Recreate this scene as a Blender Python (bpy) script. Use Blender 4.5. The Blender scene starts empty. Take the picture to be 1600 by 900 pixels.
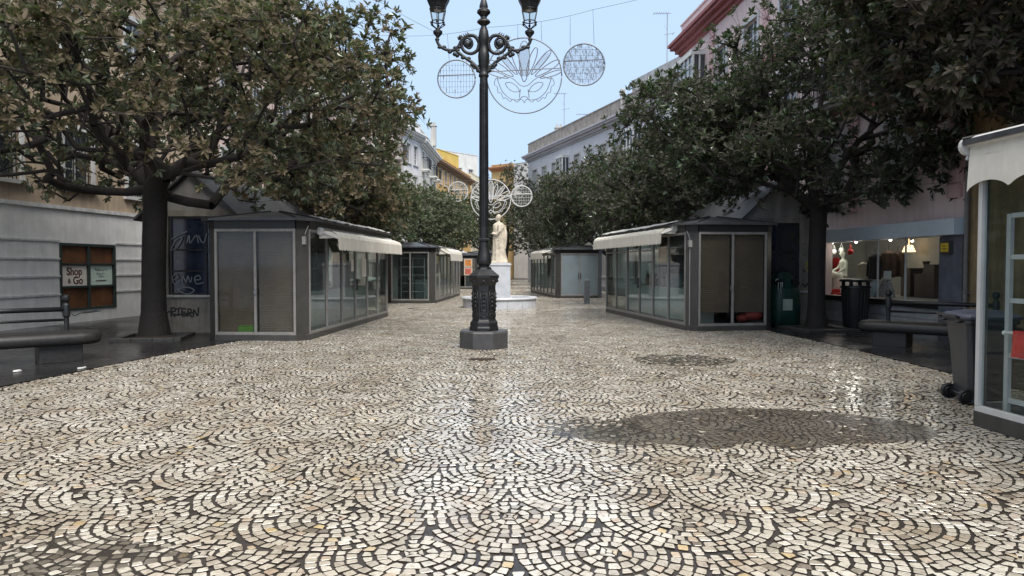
import bpy, bmesh, math, random
import numpy as np
from mathutils import Vector, Matrix
random.seed(7)
R = math.radians
PI = math.pi
sc = bpy.context.scene
C = sc.collection
F, CX, HY, CH = 1120.0, 800.0, 415.0, 1.6

def G(px, py):
    "ground point seen at this place of the 1600x900 photograph"
    D = CH*F/(py-HY)
    return ((px-CX)/F*D, D)

# ------------------------------------------------------------------ materials
MATS = {}
def mat(name, col, rough=.6, var=.15, scale=6., bump=.0, bscale=40., metal=0., coat=0., streak=0., spec=.5, rvar=.15):
    if name in MATS: return MATS[name]
    m = bpy.data.materials.new(name); m.use_nodes = True
    nt = m.node_tree; N = nt.nodes; L = nt.links
    b = N['Principled BSDF']
    b.inputs['Metallic'].default_value = metal
    b.inputs['Coat Weight'].default_value = coat
    b.inputs['Coat Roughness'].default_value = .15
    b.inputs['Specular IOR Level'].default_value = spec
    tc = N.new('ShaderNodeTexCoord')
    no = N.new('ShaderNodeTexNoise'); no.inputs['Scale'].default_value = scale; no.inputs['Detail'].default_value = 6; no.inputs['Roughness'].default_value = .65
    L.new(tc.outputs['Object'], no.inputs['Vector'])
    cr = N.new('ShaderNodeValToRGB')
    c0 = [max(0, c*(1-var*1.3)) for c in col]; c1 = [min(1, c*(1+var)) for c in col]
    cr.color_ramp.elements[0].position = .3; cr.color_ramp.elements[1].position = .7
    cr.color_ramp.elements[0].color = (*c0, 1); cr.color_ramp.elements[1].color = (*c1, 1)
    L.new(no.outputs['Fac'], cr.inputs['Fac'])
    out = cr.outputs['Color']
    if streak > 0:
        mp = N.new('ShaderNodeMapping'); mp.inputs['Scale'].default_value = (3.1, 3.1, .28)
        L.new(tc.outputs['Object'], mp.inputs['Vector'])
        n2 = N.new('ShaderNodeTexNoise'); n2.inputs['Scale'].default_value = 1.6; n2.inputs['Detail'].default_value = 7; n2.inputs['Roughness'].default_value = .7
        L.new(mp.outputs['Vector'], n2.inputs['Vector'])
        r2 = N.new('ShaderNodeValToRGB'); r2.color_ramp.elements[0].position = .42; r2.color_ramp.elements[1].position = .72
        L.new(n2.outputs['Fac'], r2.inputs['Fac'])
        mx = N.new('ShaderNodeMix'); mx.data_type = 'RGBA'
        mu = N.new('ShaderNodeMath'); mu.operation = 'MULTIPLY'; mu.inputs[1].default_value = streak
        L.new(r2.outputs['Color'], mu.inputs[0]); L.new(mu.outputs[0], mx.inputs['Factor'])
        L.new(out, mx.inputs['A']); mx.inputs['B'].default_value = (col[0]*.32, col[1]*.3, col[2]*.27, 1)
        out = mx.outputs['Result']
    L.new(out, b.inputs['Base Color'])
    mr = N.new('ShaderNodeMapRange'); mr.inputs['To Min'].default_value = max(.02, rough-rvar); mr.inputs['To Max'].default_value = min(1, rough+rvar)
    L.new(no.outputs['Fac'], mr.inputs['Value']); L.new(mr.outputs['Result'], b.inputs['Roughness'])
    if bump > 0:
        n3 = N.new('ShaderNodeTexNoise'); n3.inputs['Scale'].default_value = bscale; n3.inputs['Detail'].default_value = 5
        L.new(tc.outputs['Object'], n3.inputs['Vector'])
        bp = N.new('ShaderNodeBump'); bp.inputs['Strength'].default_value = bump; bp.inputs['Distance'].default_value = .02
        L.new(n3.outputs['Fac'], bp.inputs['Height']); L.new(bp.outputs['Normal'], b.inputs['Normal'])
    MATS[name] = m
    return m

def schlick(N, L, f0, k):
    lw = N.new('ShaderNodeLayerWeight'); lw.inputs['Blend'].default_value = .5
    pw = N.new('ShaderNodeMath'); pw.operation = 'POWER'; pw.inputs[1].default_value = 5; L.new(lw.outputs['Facing'], pw.inputs[0])
    mu = N.new('ShaderNodeMath'); mu.operation = 'MULTIPLY_ADD'; mu.inputs[1].default_value = k; mu.inputs[2].default_value = f0; mu.use_clamp = True
    L.new(pw.outputs[0], mu.inputs[0]); return mu
def glass(name, tint, rough=.02, film=0., filmcol=(.5,.55,.55), even=False):
    m = bpy.data.materials.new(name); m.use_nodes = True
    nt = m.node_tree; N = nt.nodes; L = nt.links
    N.remove(N['Principled BSDF']); o = N['Material Output']
    t = N.new('ShaderNodeBsdfTransparent'); t.inputs['Color'].default_value = (*tint, 1)
    g = N.new('ShaderNodeBsdfGlossy'); g.inputs['Roughness'].default_value = rough
    mu = schlick(N, L, .045, .95)
    mx = N.new('ShaderNodeMixShader'); L.new(mu.outputs[0], mx.inputs[0])
    src = t.outputs[0]
    if film > 0:
        d = N.new('ShaderNodeBsdfDiffuse'); d.inputs['Color'].default_value = (*filmcol, 1)
        tc = N.new('ShaderNodeTexCoord'); no = N.new('ShaderNodeTexNoise'); no.inputs['Scale'].default_value = 2.5; no.inputs['Detail'].default_value = 6
        L.new(tc.outputs['Object'], no.inputs['Vector'])
        mr = N.new('ShaderNodeMapRange'); mr.inputs['From Min'].default_value = .3; mr.inputs['From Max'].default_value = .75; mr.inputs['To Min'].default_value = film*.4; mr.inputs['To Max'].default_value = film*1.4
        if even: mr.inputs['To Min'].default_value = film*.93; mr.inputs['To Max'].default_value = min(1, film*1.07)
        L.new(no.outputs['Fac'], mr.inputs['Value'])
        m2 = N.new('ShaderNodeMixShader'); L.new(mr.outputs['Result'], m2.inputs[0]); L.new(t.outputs[0], m2.inputs[1]); L.new(d.outputs[0], m2.inputs[2])
        src = m2.outputs[0]
    L.new(src, mx.inputs[1]); L.new(g.outputs[0], mx.inputs[2]); L.new(mx.outputs[0], o.inputs['Surface'])
    return m

def emit(name, col, s):
    m = bpy.data.materials.new(name); m.use_nodes = True
    b = m.node_tree.nodes['Principled BSDF']; b.inputs['Emission Color'].default_value = (*col, 1); b.inputs['Emission Strength'].default_value = s
    b.inputs['Base Color'].default_value = (*col, 1)
    return m

IRON = mat('cast iron paint', (.011,.012,.014), .4, .3, 9, .25, 60)
GRANITE = mat('dark granite', (.06,.06,.063), .5, .35, 30, .2, 80)
BENCH = mat('bench stone', (.022,.021,.021), .45, .3, 14, .3, 50)
FRAME = mat('aluminium frame', (.24,.23,.22), .4, .12, 5, 0, 40, .0, 0, .4)
FRAMEW = mat('white frame', (.55,.55,.54), .4, .08, 5, 0, 40, 0, 0, .15)
GREYP = mat('grey kiosk panel', (.055,.053,.050), .45, .15, 4, .05, 30, 0, 0, .4)
DARKP = mat('dark fascia', (.018,.018,.019), .45, .2, 4)
ROOFM = mat('kiosk roof metal', (.085,.09,.10), .4, .25, 3, .1, 20, .3, 0, .4)
BLIND = mat('brown blind', (.105,.085,.062), .7, .15, 3)
INNER = mat('kiosk interior', (.07,.075,.075), .7, .2, 2)
COUNTER = mat('counter white', (.5,.56,.55), .4, .1, 3)
CLOTH = mat('awning cloth', (.70,.67,.60), .8, .08, 4, .15, 9, 0, 0, .22)
MARBLE = mat('white marble', (.60,.62,.66), .35, .12, 3, .05, 20, 0, 0, .15)
STATUE = mat('statue stone', (.60,.54,.44), .7, .25, 5, .2, 30)
KGLASS = glass('kiosk glass', (.66,.75,.73), .03, .09, (.14,.18,.18))
KGLASS2 = glass('blind glass', (.85,.86,.85), .05)
CLEAR = glass('clear glass', (.9,.93,.92), .02)
WGLASS = mat('window glass', (.05,.065,.08), .08, .3, 2, 0, 40, 0, 0, 0, .9, .05)
WIRE = mat('light frame metal', (.22,.23,.25), .4, .1, 4, 0, 40, .3)
CABLE = mat('cable', (.12,.12,.13), .6)
BARK = mat('bark', (.022,.018,.016), .85, .35, 12, .8, 25)
TWIG = mat('pale twig bark', (.085,.07,.056), .8, .3, 12)
WHITEP = mat('white paint', (.78,.78,.76), .55, .06, 3, .05, 20, 0, 0, .15)
REDC = mat('red cloth', (.5,.03,.03), .8, .2)
BLACKC = mat('black cloth', (.02,.02,.022), .85, .3)
BROWNC = mat('brown cloth', (.10,.055,.035), .8, .3)
BLACKPL = mat('black plastic', (.012,.012,.013), .38, .2, 6)
PAPER = mat('paper', (.8,.8,.78), .7, .04)

# ------------------------------------------------------------------ mesh helpers
class MB:
    def __init__(s): s.v = []; s.f = []; s.m = []
    def add(s, vs, fs, mi=0):
        o = len(s.v); s.v += [tuple(v) for v in vs]; s.f += [tuple(i+o for i in f) for f in fs]; s.m += [mi]*len(fs)
        return s
    def box(s, x0, x1, y0, y1, z0, z1, mi=0):
        return s.add([(x0,y0,z0),(x1,y0,z0),(x1,y1,z0),(x0,y1,z0),(x0,y0,z1),(x1,y0,z1),(x1,y1,z1),(x0,y1,z1)],
              [(0,3,2,1),(4,5,6,7),(0,1,5,4),(1,2,6,5),(2,3,7,6),(3,0,4,7)], mi)
    def wall(s, p, q, z0, z1, n0, n1, s0=0., s1=None, mi=0):
        "box along p->q between stations s0..s1, offsets n0..n1 to the right (outward)"
        d = Vector((q[0]-p[0], q[1]-p[1])); Ln = d.length; d /= Ln; n = Vector((d.y, -d.x))
        if s1 is None: s1 = Ln
        P = [Vector(p[:2])+d*a+n*b for a, b in ((s0,n1),(s1,n1),(s1,n0),(s0,n0))]
        return s.add([(a.x,a.y,z0) for a in P]+[(a.x,a.y,z1) for a in P], [(0,3,2,1),(4,5,6,7),(0,1,5,4),(1,2,6,5),(2,3,7,6),(3,0,4,7)], mi)
    def prism(s, pts, z0, z1, mi=0):
        n = len(pts)
        return s.add([(p[0],p[1],z0) for p in pts]+[(p[0],p[1],z1) for p in pts],
              [tuple(range(n-1,-1,-1)), tuple(range(n,2*n))]+[(i,(i+1)%n,(i+1)%n+n,i+n) for i in range(n)], mi)
    def rings(s, rings, cap=True, mi=0, closed=True):
        n = len(rings[0]); vs = [p for r in rings for p in r]; fs = []
        for k in range(len(rings)-1):
            for i in range(n if closed else n-1):
                j = (i+1) % n; fs.append((k*n+i, k*n+j, (k+1)*n+j, (k+1)*n+i))
        if cap: fs.append(tuple(range(n-1,-1,-1))); fs.append(tuple(range((len(rings)-1)*n, len(rings)*n)))
        return s.add(vs, fs, mi)
    def lathe(s, prof, n=24, c=(0,0,0), mi=0, rot=0., sx=1., sy=1.):
        return s.rings([[(c[0]+r*sx*math.cos(rot+2*PI*i/n), c[1]+r*sy*math.sin(rot+2*PI*i/n), c[2]+z) for i in range(n)] for r, z in prof], True, mi)
    def tube(s, pts, r, n=8, mi=0, cap=True):
        pts = [Vector(p) for p in pts]; k = len(pts); rs = r if isinstance(r, (list, tuple)) else [r]*k
        rr = []; prev = None
        for i, p in enumerate(pts):
            t = (pts[min(i+1,k-1)]-pts[max(i-1,0)]); t = t.normalized() if t.length > 1e-9 else Vector((0,0,1))
            if prev is None:
                a = Vector((0,0,1)) if abs(t.z) < .9 else Vector((1,0,0)); u = t.cross(a).normalized()
            else:
                u = prev-t*prev.dot(t); u = u.normalized() if u.length > 1e-6 else t.orthogonal().normalized()
            prev = u; w = t.cross(u)
            rr.append([tuple(p+(u*math.cos(2*PI*j/n)+w*math.sin(2*PI*j/n))*rs[i]) for j in range(n)])
        return s.rings(rr, cap, mi)
    def sphere(s, c, r, n=12, sc=(1,1,1), mi=0):
        prof = [(max(1e-4, math.sin(PI*k/n)), -math.cos(PI*k/n)) for k in range(n+1)]
        return s.rings([[(c[0]+r*sc[0]*q*math.cos(2*PI*i/(2*n)), c[1]+r*sc[1]*q*math.sin(2*PI*i/(2*n)), c[2]+r*sc[2]*z) for i in range(2*n)] for q, z in prof], True, mi)
    def mesh(s, name, mats):
        me = bpy.data.meshes.new(name); me.from_pydata(s.v, [], s.f)
        for m in (mats if isinstance(mats, (list, tuple)) else [mats]): me.materials.append(m)
        if any(s.m): me.polygons.foreach_set('material_index', s.m)
        me.update(); return me
    def build(s, name, mats, parent=None, smooth=False, bevel=0., recalc=True):
        me = s.mesh(name, mats)
        if recalc:
            bm = bmesh.new(); bm.from_mesh(me); bmesh.ops.recalc_face_normals(bm, faces=bm.faces); bm.to_mesh(me); bm.free()
        o = bpy.data.objects.new(name, me); C.objects.link(o)
        if parent: o.parent = parent
        if smooth: 
            me.polygons.foreach_set('use_smooth', [True]*len(me.polygons))
            if smooth == 'auto':
                bm = bmesh.new(); bm.from_mesh(me)
                for e in bm.edges:
                    if len(e.link_faces) == 2 and e.calc_face_angle(0) > R(38): e.smooth = False
                bm.to_mesh(me); bm.free()
        if bevel > 0:
            md = o.modifiers.new('bevel', 'BEVEL'); md.width = bevel; md.segments = 2; md.limit_method = 'ANGLE'; md.angle_limit = R(40)
        return o

def tag(o, label=None, cat=None, group=None, kind=None):
    if label: o['label'] = label
    if cat: o['category'] = cat
    if group: o['group'] = group
    if kind: o['kind'] = kind
    return o
def empty(name, loc, rz=0., label=None, cat=None, group=None):
    o = bpy.data.objects.new(name, None); o.empty_display_size = .3; C.objects.link(o); o.location = loc; o.rotation_euler = (0,0,rz)
    return tag(o, label, cat, group)
def npmesh(name, verts, faces, mats, smooth=False, mi=None, parent=None):
    "verts (n,3); faces: list of (m,k) index arrays"
    me = bpy.data.meshes.new(name)
    me.vertices.add(len(verts)); me.vertices.foreach_set('co', np.asarray(verts, dtype=np.float32).ravel())
    idx = np.concatenate([f.ravel() for f in faces]).astype(np.int32)
    tot = np.concatenate([np.full(len(f), f.shape[1], dtype=np.int32) for f in faces])
    st = np.concatenate([[0], np.cumsum(tot)[:-1]]).astype(np.int32)
    me.loops.add(len(idx)); me.loops.foreach_set('vertex_index', idx)
    me.polygons.add(len(tot)); me.polygons.foreach_set('loop_start', st); me.polygons.foreach_set('loop_total', tot)
    for m in (mats if isinstance(mats, (list, tuple)) else [mats]): me.materials.append(m)
    if mi is not None: me.polygons.foreach_set('material_index', np.asarray(mi, dtype=np.int32))
    me.polygons.foreach_set('use_smooth', np.full(len(tot), smooth))
    me.update(calc_edges=True); me.validate()
    o = bpy.data.objects.new(name, me); C.objects.link(o)
    if parent: o.parent = parent
    return o
def text_mesh(name, s, size, m, parent, mtx, extrude=.003, align='CENTER', shear=0., bold=0.):
    cu = bpy.data.curves.new(name, 'FONT'); cu.body = s; cu.size = size; cu.extrude = extrude; cu.align_x = align; cu.align_y = 'CENTER'; cu.shear = shear; cu.offset = bold
    cu.space_line = .85
    t = bpy.data.objects.new(name+' tmp', cu); C.objects.link(t)
    bpy.context.view_layer.update()
    me = bpy.data.meshes.new_from_object(t.evaluated_get(bpy.context.evaluated_depsgraph_get()))
    bpy.data.objects.remove(t); bpy.data.curves.remove(cu)
    me.materials.clear(); me.materials.append(m); me.name = name
    o = bpy.data.objects.new(name, me); C.objects.link(o); o.parent = parent; o.matrix_local = mtx
    return o
def remesh(o, vox, smooth_it=3):
    "merge overlapping closed pieces into one continuous surface"
    m = o.modifiers.new('r', 'REMESH'); m.mode = 'VOXEL'; m.voxel_size = vox; m.use_smooth_shade = True
    s = o.modifiers.new('s', 'SMOOTH'); s.iterations = smooth_it; s.factor = .5
    bpy.context.view_layer.update()
    me = bpy.data.meshes.new_from_object(o.evaluated_get(bpy.context.evaluated_depsgraph_get()))
    mats = [x for x in o.data.materials]; o.modifiers.clear(); o.data = me
    if not me.materials:
        for x in mats: me.materials.append(x)
    return o
FACE = Matrix(((1,0,0,0),(0,0,-1,0),(0,1,0,0),(0,0,0,1)))   # text plane XY -> wall plane XZ facing -Y
def on_wall(x, y, z): return Matrix.Translation((x,y,z)) @ FACE

# ------------------------------------------------------------------ world, sun, camera
w = bpy.data.worlds.new('World'); sc.world = w; w.use_nodes = True
nt = w.node_tree; bg = nt.nodes['Background']
sky = nt.nodes.new('ShaderNodeTexSky'); sky.sky_type = 'NISHITA'; sky.sun_disc = False
SUN_EL, SUN_AZ = R(52), R(155)
sky.sun_elevation = SUN_EL; sky.sun_rotation = SUN_AZ; sky.dust_density = 3; sky.air_density = 1.2
mxs = nt.nodes.new('ShaderNodeMix'); mxs.data_type = 'RGBA'; mxs.inputs['Factor'].default_value = .9
nt.links.new(sky.outputs[0], mxs.inputs['A']); mxs.inputs['B'].default_value = (4.75, 6.35, 8.6, 1)
tcw = nt.nodes.new('ShaderNodeTexCoord'); sxw = nt.nodes.new('ShaderNodeSeparateXYZ'); nt.links.new(tcw.outputs['Generated'], sxw.inputs[0])
mrw = nt.nodes.new('ShaderNodeMapRange'); mrw.interpolation_type = 'SMOOTHSTEP'; mrw.inputs['From Min'].default_value = .36; mrw.inputs['From Max'].default_value = .95; nt.links.new(sxw.outputs['Z'], mrw.inputs['Value'])
zen = nt.nodes.new('ShaderNodeMix'); zen.data_type = 'RGBA'; nt.links.new(mrw.outputs['Result'], zen.inputs['Factor']); nt.links.new(mxs.outputs['Result'], zen.inputs['A']); zen.inputs['B'].default_value = (14.2, 13.6, 12.8, 1)
nt.links.new(zen.outputs['Result'], bg.inputs['Color']); bg.inputs['Strength'].default_value = .052
sl = bpy.data.lights.new('sun', 'SUN'); sl.energy = 1.5; sl.angle = R(22); sl.color = (1,.96,.9)
so = bpy.data.objects.new('sun', sl); C.objects.link(so)
so.rotation_euler = Vector((math.sin(SUN_AZ)*math.cos(SUN_EL), math.cos(SUN_AZ)*math.cos(SUN_EL), math.sin(SUN_EL))).to_track_quat('Z','Y').to_euler()
cam = bpy.data.cameras.new('camera'); cam.lens = 36*F/1600; cam.sensor_width = 36; cam.clip_end = 2000; cam.clip_start = .05
co = bpy.data.objects.new('camera', cam); C.objects.link(co); co.location = (0,0,CH)
co.rotation_euler = (R(90)-math.atan((450-HY)/F), 0, 0); sc.camera = co
sc.view_settings.view_transform = 'Standard'; sc.view_settings.look = 'None'; sc.view_settings.exposure = 1.36; sc.view_settings.gamma = 1
# ------------------------------------------------------------------ ground
def ground_mat(name, col, rough, wet=.5, var=.3, scale=.5, bump=.3):
    m = bpy.data.materials.new(name); m.use_nodes = True; nt = m.node_tree; N = nt.nodes; L = nt.links; b = N['Principled BSDF']
    tc = N.new('ShaderNodeTexCoord')
    n1 = N.new('ShaderNodeTexNoise'); n1.inputs['Scale'].default_value = scale; n1.inputs['Detail'].default_value = 8; n1.inputs['Roughness'].default_value = .6
    n2 = N.new('ShaderNodeTexNoise'); n2.inputs['Scale'].default_value = 30; n2.inputs['Detail'].default_value = 5
    for n in (n1, n2): L.new(tc.outputs['Object'], n.inputs['Vector'])
    cr = N.new('ShaderNodeValToRGB'); cr.color_ramp.elements[0].position = .3; cr.color_ramp.elements[1].position = .7
    cr.color_ramp.elements[0].color = (*[c*(1-var) for c in col], 1); cr.color_ramp.elements[1].color = (*[c*(1+var) for c in col], 1)
    L.new(n1.outputs['Fac'], cr.inputs['Fac']); L.new(cr.outputs['Color'], b.inputs['Base Color'])
    mr = N.new('ShaderNodeMapRange'); mr.inputs['From Min'].default_value = .35; mr.inputs['From Max'].default_value = .62
    mr.inputs['To Min'].default_value = rough-wet*.5; mr.inputs['To Max'].default_value = rough
    L.new(n1.outputs['Fac'], mr.inputs['Value']); L.new(mr.outputs['Result'], b.inputs['Roughness'])
    bp = N.new('ShaderNodeBump'); bp.inputs['Strength'].default_value = bump; bp.inputs['Distance'].default_value = .01
    L.new(n2.outputs['Fac'], bp.inputs['Height']); L.new(bp.outputs['Normal'], b.inputs['Normal'])
    return m
MORTAR = ground_mat('wet dark mortar', (.030,.024,.020), .45, .3, .3, 1.5, .5)
ASPH = ground_mat('wet dark paving', (.024,.023,.024), .36, .42, .3, .7, .25)
FARG = ground_mat('far paving', (.2,.18,.16), .5, .2)

gm = MB(); gm.add([(-700,-700,0),(700,-700,0),(700,900,0),(-700,900,0)], [(0,1,2,3)])
tag(gm.build('ground', MORTAR, recalc=False), kind='structure')
# dark side pavements, flush with the cobbles
LB = [(-7.3,-3),(-7.1,5),(-6.75,9.2),(-6.35,12),(-6.0,14.2),(-5.75,15.2),(-5.6,24),(-5.6,26),(-5.2,60),(-5.2,90)]
RB = [(6.6,-3),(6.55,5),(6.5,10.5),(6.5,14),(6.3,17),(6.2,24),(5.8,27),(5.5,60),(5.5,90)]
for side, pts, far in (('L', LB, -60), ('R', RB, 60)):
    mb = MB(); k = len(pts)
    vs = [(p[0],p[1],.014) for p in pts]+[(far,p[1],.014) for p in pts]
    mb.add(vs, [((i,i+1,k+i+1,k+i) if side == 'R' else (i+1,i,k+i,k+i+1)) for i in range(k-1)])
    tag(mb.build('pavement', ASPH, recalc=False), kind='structure')

# cobbles
def cobble_mat():
    m = bpy.data.materials.new('cobble stones'); m.use_nodes = True; nt = m.node_tree; N = nt.nodes; L = nt.links; b = N['Principled BSDF']
    ge = N.new('ShaderNodeNewGeometry'); tc = N.new('ShaderNodeTexCoord')
    cr = N.new('ShaderNodeValToRGB'); e = cr.color_ramp; e.interpolation = 'LINEAR'
    e.elements[0].position = 0; e.elements[0].color = (.22,.19,.16,1)
    e.elements[1].position = 1; e.elements[1].color = (.62,.49,.27,1)
    for p, c in ((.05,(.40,.37,.31)),(.2,(.53,.495,.43)),(.6,(.60,.57,.50)),(.93,(.67,.64,.57)),(.96,(.54,.44,.35)),(.985,(.55,.47,.37))):
        q = e.elements.new(p); q.color = (*c,1)
    L.new(ge.outputs['Random Per Island'], cr.inputs['Fac'])
    n1 = N.new('ShaderNodeTexNoise'); n1.inputs['Scale'].default_value = .35; n1.inputs['Detail'].default_value = 7; n1.inputs['Roughness'].default_value = .6
    n2 = N.new('ShaderNodeTexNoise'); n2.inputs['Scale'].default_value = 45; n2.inputs['Detail'].default_value = 6
    n4 = N.new('ShaderNodeTexNoise'); n4.inputs['Scale'].default_value = 1.3; n4.inputs['Detail'].default_value = 8; n4.inputs['Roughness'].default_value = .7
    for n in (n1, n2, n4): L.new(tc.outputs['Object'], n.inputs['Vector'])
    # dirt: fine grain and larger stained areas
    r2 = N.new('ShaderNodeValToRGB'); r2.color_ramp.elements[0].position = .32; r2.color_ramp.elements[0].color = (.66,.62,.56,1); r2.color_ramp.elements[1].position = .52; r2.color_ramp.elements[1].color = (1,1,1,1)
    L.new(n2.outputs['Fac'], r2.inputs['Fac'])
    r4 = N.new('ShaderNodeValToRGB'); r4.color_ramp.elements[0].position = .36; r4.color_ramp.elements[0].color = (.58,.50,.41,1); r4.color_ramp.elements[1].position = .60; r4.color_ramp.elements[1].color = (1,1,1,1)
    L.new(n4.outputs['Fac'], r4.inputs['Fac'])
    m1 = N.new('ShaderNodeMix'); m1.data_type = 'RGBA'; m1.blend_type = 'MULTIPLY'; m1.inputs['Factor'].default_value = .8
    L.new(cr.outputs['Color'], m1.inputs['A']); L.new(r2.outputs['Color'], m1.inputs['B'])
    m2 = N.new('ShaderNodeMix'); m2.data_type = 'RGBA'; m2.blend_type = 'MULTIPLY'; m2.inputs['Factor'].default_value = .8
    L.new(m1.outputs['Result'], m2.inputs['A']); L.new(r4.outputs['Color'], m2.inputs['B'])
    L.new(m2.outputs['Result'], b.inputs['Base Color'])
    mr = N.new('ShaderNodeMapRange'); mr.inputs['From Min'].default_value = .38; mr.inputs['From Max'].default_value = .62; mr.inputs['To Min'].default_value = .2; mr.inputs['To Max'].default_value = .48
    L.new(n1.outputs['Fac'], mr.inputs['Value']); L.new(mr.outputs['Result'], b.inputs['Roughness'])
    b.inputs['Coat Weight'].default_value = 1; b.inputs['Coat Roughness'].default_value = .09; b.inputs['Coat IOR'].default_value = 1.33
    bp = N.new('ShaderNodeBump'); bp.inputs['Strength'].default_value = .35; bp.inputs['Distance'].default_value = .006
    L.new(n2.outputs['Fac'], bp.inputs['Height']); L.new(bp.outputs['Normal'], b.inputs['Normal'])
    return m
COB = cobble_mat()
KIOSK_ZONES = []      # filled before cobbles are laid: list of convex polygons
def cobbles():
    rng = np.random.default_rng(3)
    P = .070; NR = 8; RD = NR*P
    A4 = []
    for k in range(NR):
        r0, r1 = (k*P, (k+1)*P) if k else (.028, P); rm = (r0+r1)/2; m_ = max(3, int(round(2*PI*rm/.076)))
        A4.append((r0, r1, m_))
    def owner_upper(x, y, cx, cy):      # inside one of the fans of the next rows above?
        h = np.zeros(x.shape, bool)
        for dx, dy in ((-RD,RD),(RD,RD),(0,2*RD)): h |= (x-cx-dx)**2+(y-cy-dy)**2 < RD*RD
        return h
    i0, i1 = -9, 10; rowsn = int(80/RD)
    CXs, CYs = [], []
    for j in range(rowsn):
        for i in range(i0, i1): CXs.append(2*RD*i+(RD if j % 2 else 0)); CYs.append(j*RD)
    CXs = np.array(CXs)[:,None]; CYs = np.array(CYs)[:,None]; nf = len(CXs)
    quads = []
    for r0, r1, m_ in A4:
        ph0 = rng.uniform(0, 6.28, (nf,1)); th = ph0+2*PI*(np.arange(m_)[None,:])/m_+rng.normal(0, .10/m_*2, (nf,m_)); th2 = np.concatenate([th[:,1:], th[:,:1]+2*PI], 1)
        c4 = []; wob = rng.normal(0, .006, (nf,1)) if 0 < r0 and r1 < RD-.01 else 0; wr = .007*np.sin(3*th+ph0)*(1 if r1 < RD-.01 else 0)
        for rr, tt in ((r1+wr,th),(r1+wr,th2),(max(r0,.008)+wr*.8,th2),(max(r0,.008)+wr*.8,th)): c4.append(np.stack([CXs+rr*np.cos(tt), CYs+rr*np.sin(tt)], -1))
        q_ = np.stack(c4, 2); cc = q_.mean(2)
        ok = ~owner_upper(cc[...,0], cc[...,1], CXs, CYs)
        q_ = q_[ok]; C0 = np.concatenate([np.broadcast_to(CXs,ok.shape)[ok][:,None], np.broadcast_to(CYs,ok.shape)[ok][:,None]], 1)
        # cut the stones that run under the rim of a neighbouring fan
        for dx, dy in ((-RD,RD),(RD,RD),(0,2*RD)):
            cc_ = C0[:,None]+np.array([dx,dy]); v = q_-cc_; ln_ = np.linalg.norm(v, axis=2, keepdims=True); q_ = np.where(ln_ < RD, cc_+v/ln_*RD, q_)
        quads.append(q_)
    oc = ~owner_upper(CXs[:,0], CYs[:,0], CXs[:,0], CYs[:,0]); a_ = np.arange(4)*PI/2+.6
    quads.append(np.stack([CXs[oc]+.030*np.cos(a_)[None,:], CYs[oc]+.030*np.sin(a_)[None,:]], -1))
    q = np.concatenate(quads)
    cr2 = lambda a, b: a[...,0]*b[...,1]-a[...,1]*b[...,0]
    ar = cr2(q[:,2]-q[:,0], q[:,3]-q[:,1])/2
    q = np.where((ar < 0)[:,None,None], q[:,::-1], q); q = q[np.abs(ar) > .0013]
    x0 = 0
    # slow warp so that the fans are not perfectly regular
    def wz(a, b, s): return np.sin(a*1.7+s)*np.cos(b*1.1+s*2)+.6*np.sin(a*.63-b*.9+s)
    x, y = q[...,0].copy(), q[...,1].copy()
    q[...,0] +=   .045*wz(x, y, 1.3)+.02*np.sin(y*2.3+np.sin(x*1.9)*2); q[...,1] += .06*wz(y*.9, x, 4.1)+.02*np.sin(x*3.1+y*1.3)
    cen = q.mean(1)
    keep = (cen[:,1] > 1.2)
    lx = np.interp(cen[:,1], [p[1] for p in LB], [p[0] for p in LB]); rx = np.interp(cen[:,1], [p[1] for p in RB], [p[0] for p in RB])
    keep &= (cen[:,0] > lx+.03) & (cen[:,0] < rx-.03)
    for poly in KIOSK_ZONES:
        ins = np.ones(len(cen), bool); n = len(poly)
        for i in range(n):
            a, b_ = poly[i], poly[(i+1) % n]
            ins &= ((b_[0]-a[0])*(cen[:,1]-a[1])-(b_[1]-a[1])*(cen[:,0]-a[0])) > .0
        keep &= ~ins
    keep &= rng.random(len(cen)) > .006
    keep &= ~((np.abs(cen[:,0]+.5) < .23) & (np.abs(cen[:,1]-12.1) < .12))
    q = q[keep]; cen = cen[keep]
    n = len(q)
    gap = rng.normal(.0076, .0020, (n,1,1)).clip(.004, .016)
    d = q-cen[:,None]; ln = np.linalg.norm(d, axis=2, keepdims=True)
    area = np.sqrt(np.abs((q[:,2,0]-q[:,0,0])*(q[:,3,1]-q[:,1,1])-(q[:,3,0]-q[:,1,0])*(q[:,2,1]-q[:,0,1]))/2)[:,None,None]
    q = cen[:,None]+d*(1-gap*1.45*np.clip(area/.066,.6,1.1)/ln)+rng.normal(0, .0032, q.shape)
    hz = .010+rng.normal(0, .0012, n); tilt = rng.normal(0, .013, (n,2))
    near = cen[:,1] < 12
    def lift(p2, c, h, t): 
        z = h[:,None]+((p2-c[:,None])*t[:,None]).sum(2)
        return np.concatenate([p2, z[...,None]], 2)
    # near stones: cut corners, chamfered rim
    qn = q[near]; cn = cen[near]; k = len(qn)
    nx = np.roll(qn, -1, 1); pv = np.roll(qn, 1, 1)
    f = rng.uniform(.05, .15, (k,4,1))
    oct_ = np.empty((k,8,2)); oct_[:,0::2] = qn+(pv-qn)*f; oct_[:,1::2] = qn+(nx-qn)*f
    top = lift(cn[:,None]+(oct_-cn[:,None])*.93, cn, hz[near], tilt[near])
    bot = lift(oct_+0, cn, hz[near]-.0025, tilt[near]); base = bot.copy(); base[...,2] = .001
    V = np.concatenate([top, bot, base], 1).reshape(-1,3); b0 = (np.arange(k)*24)[:,None]
    F8 = b0+np.arange(8)[None,:]
    sq = []
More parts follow.
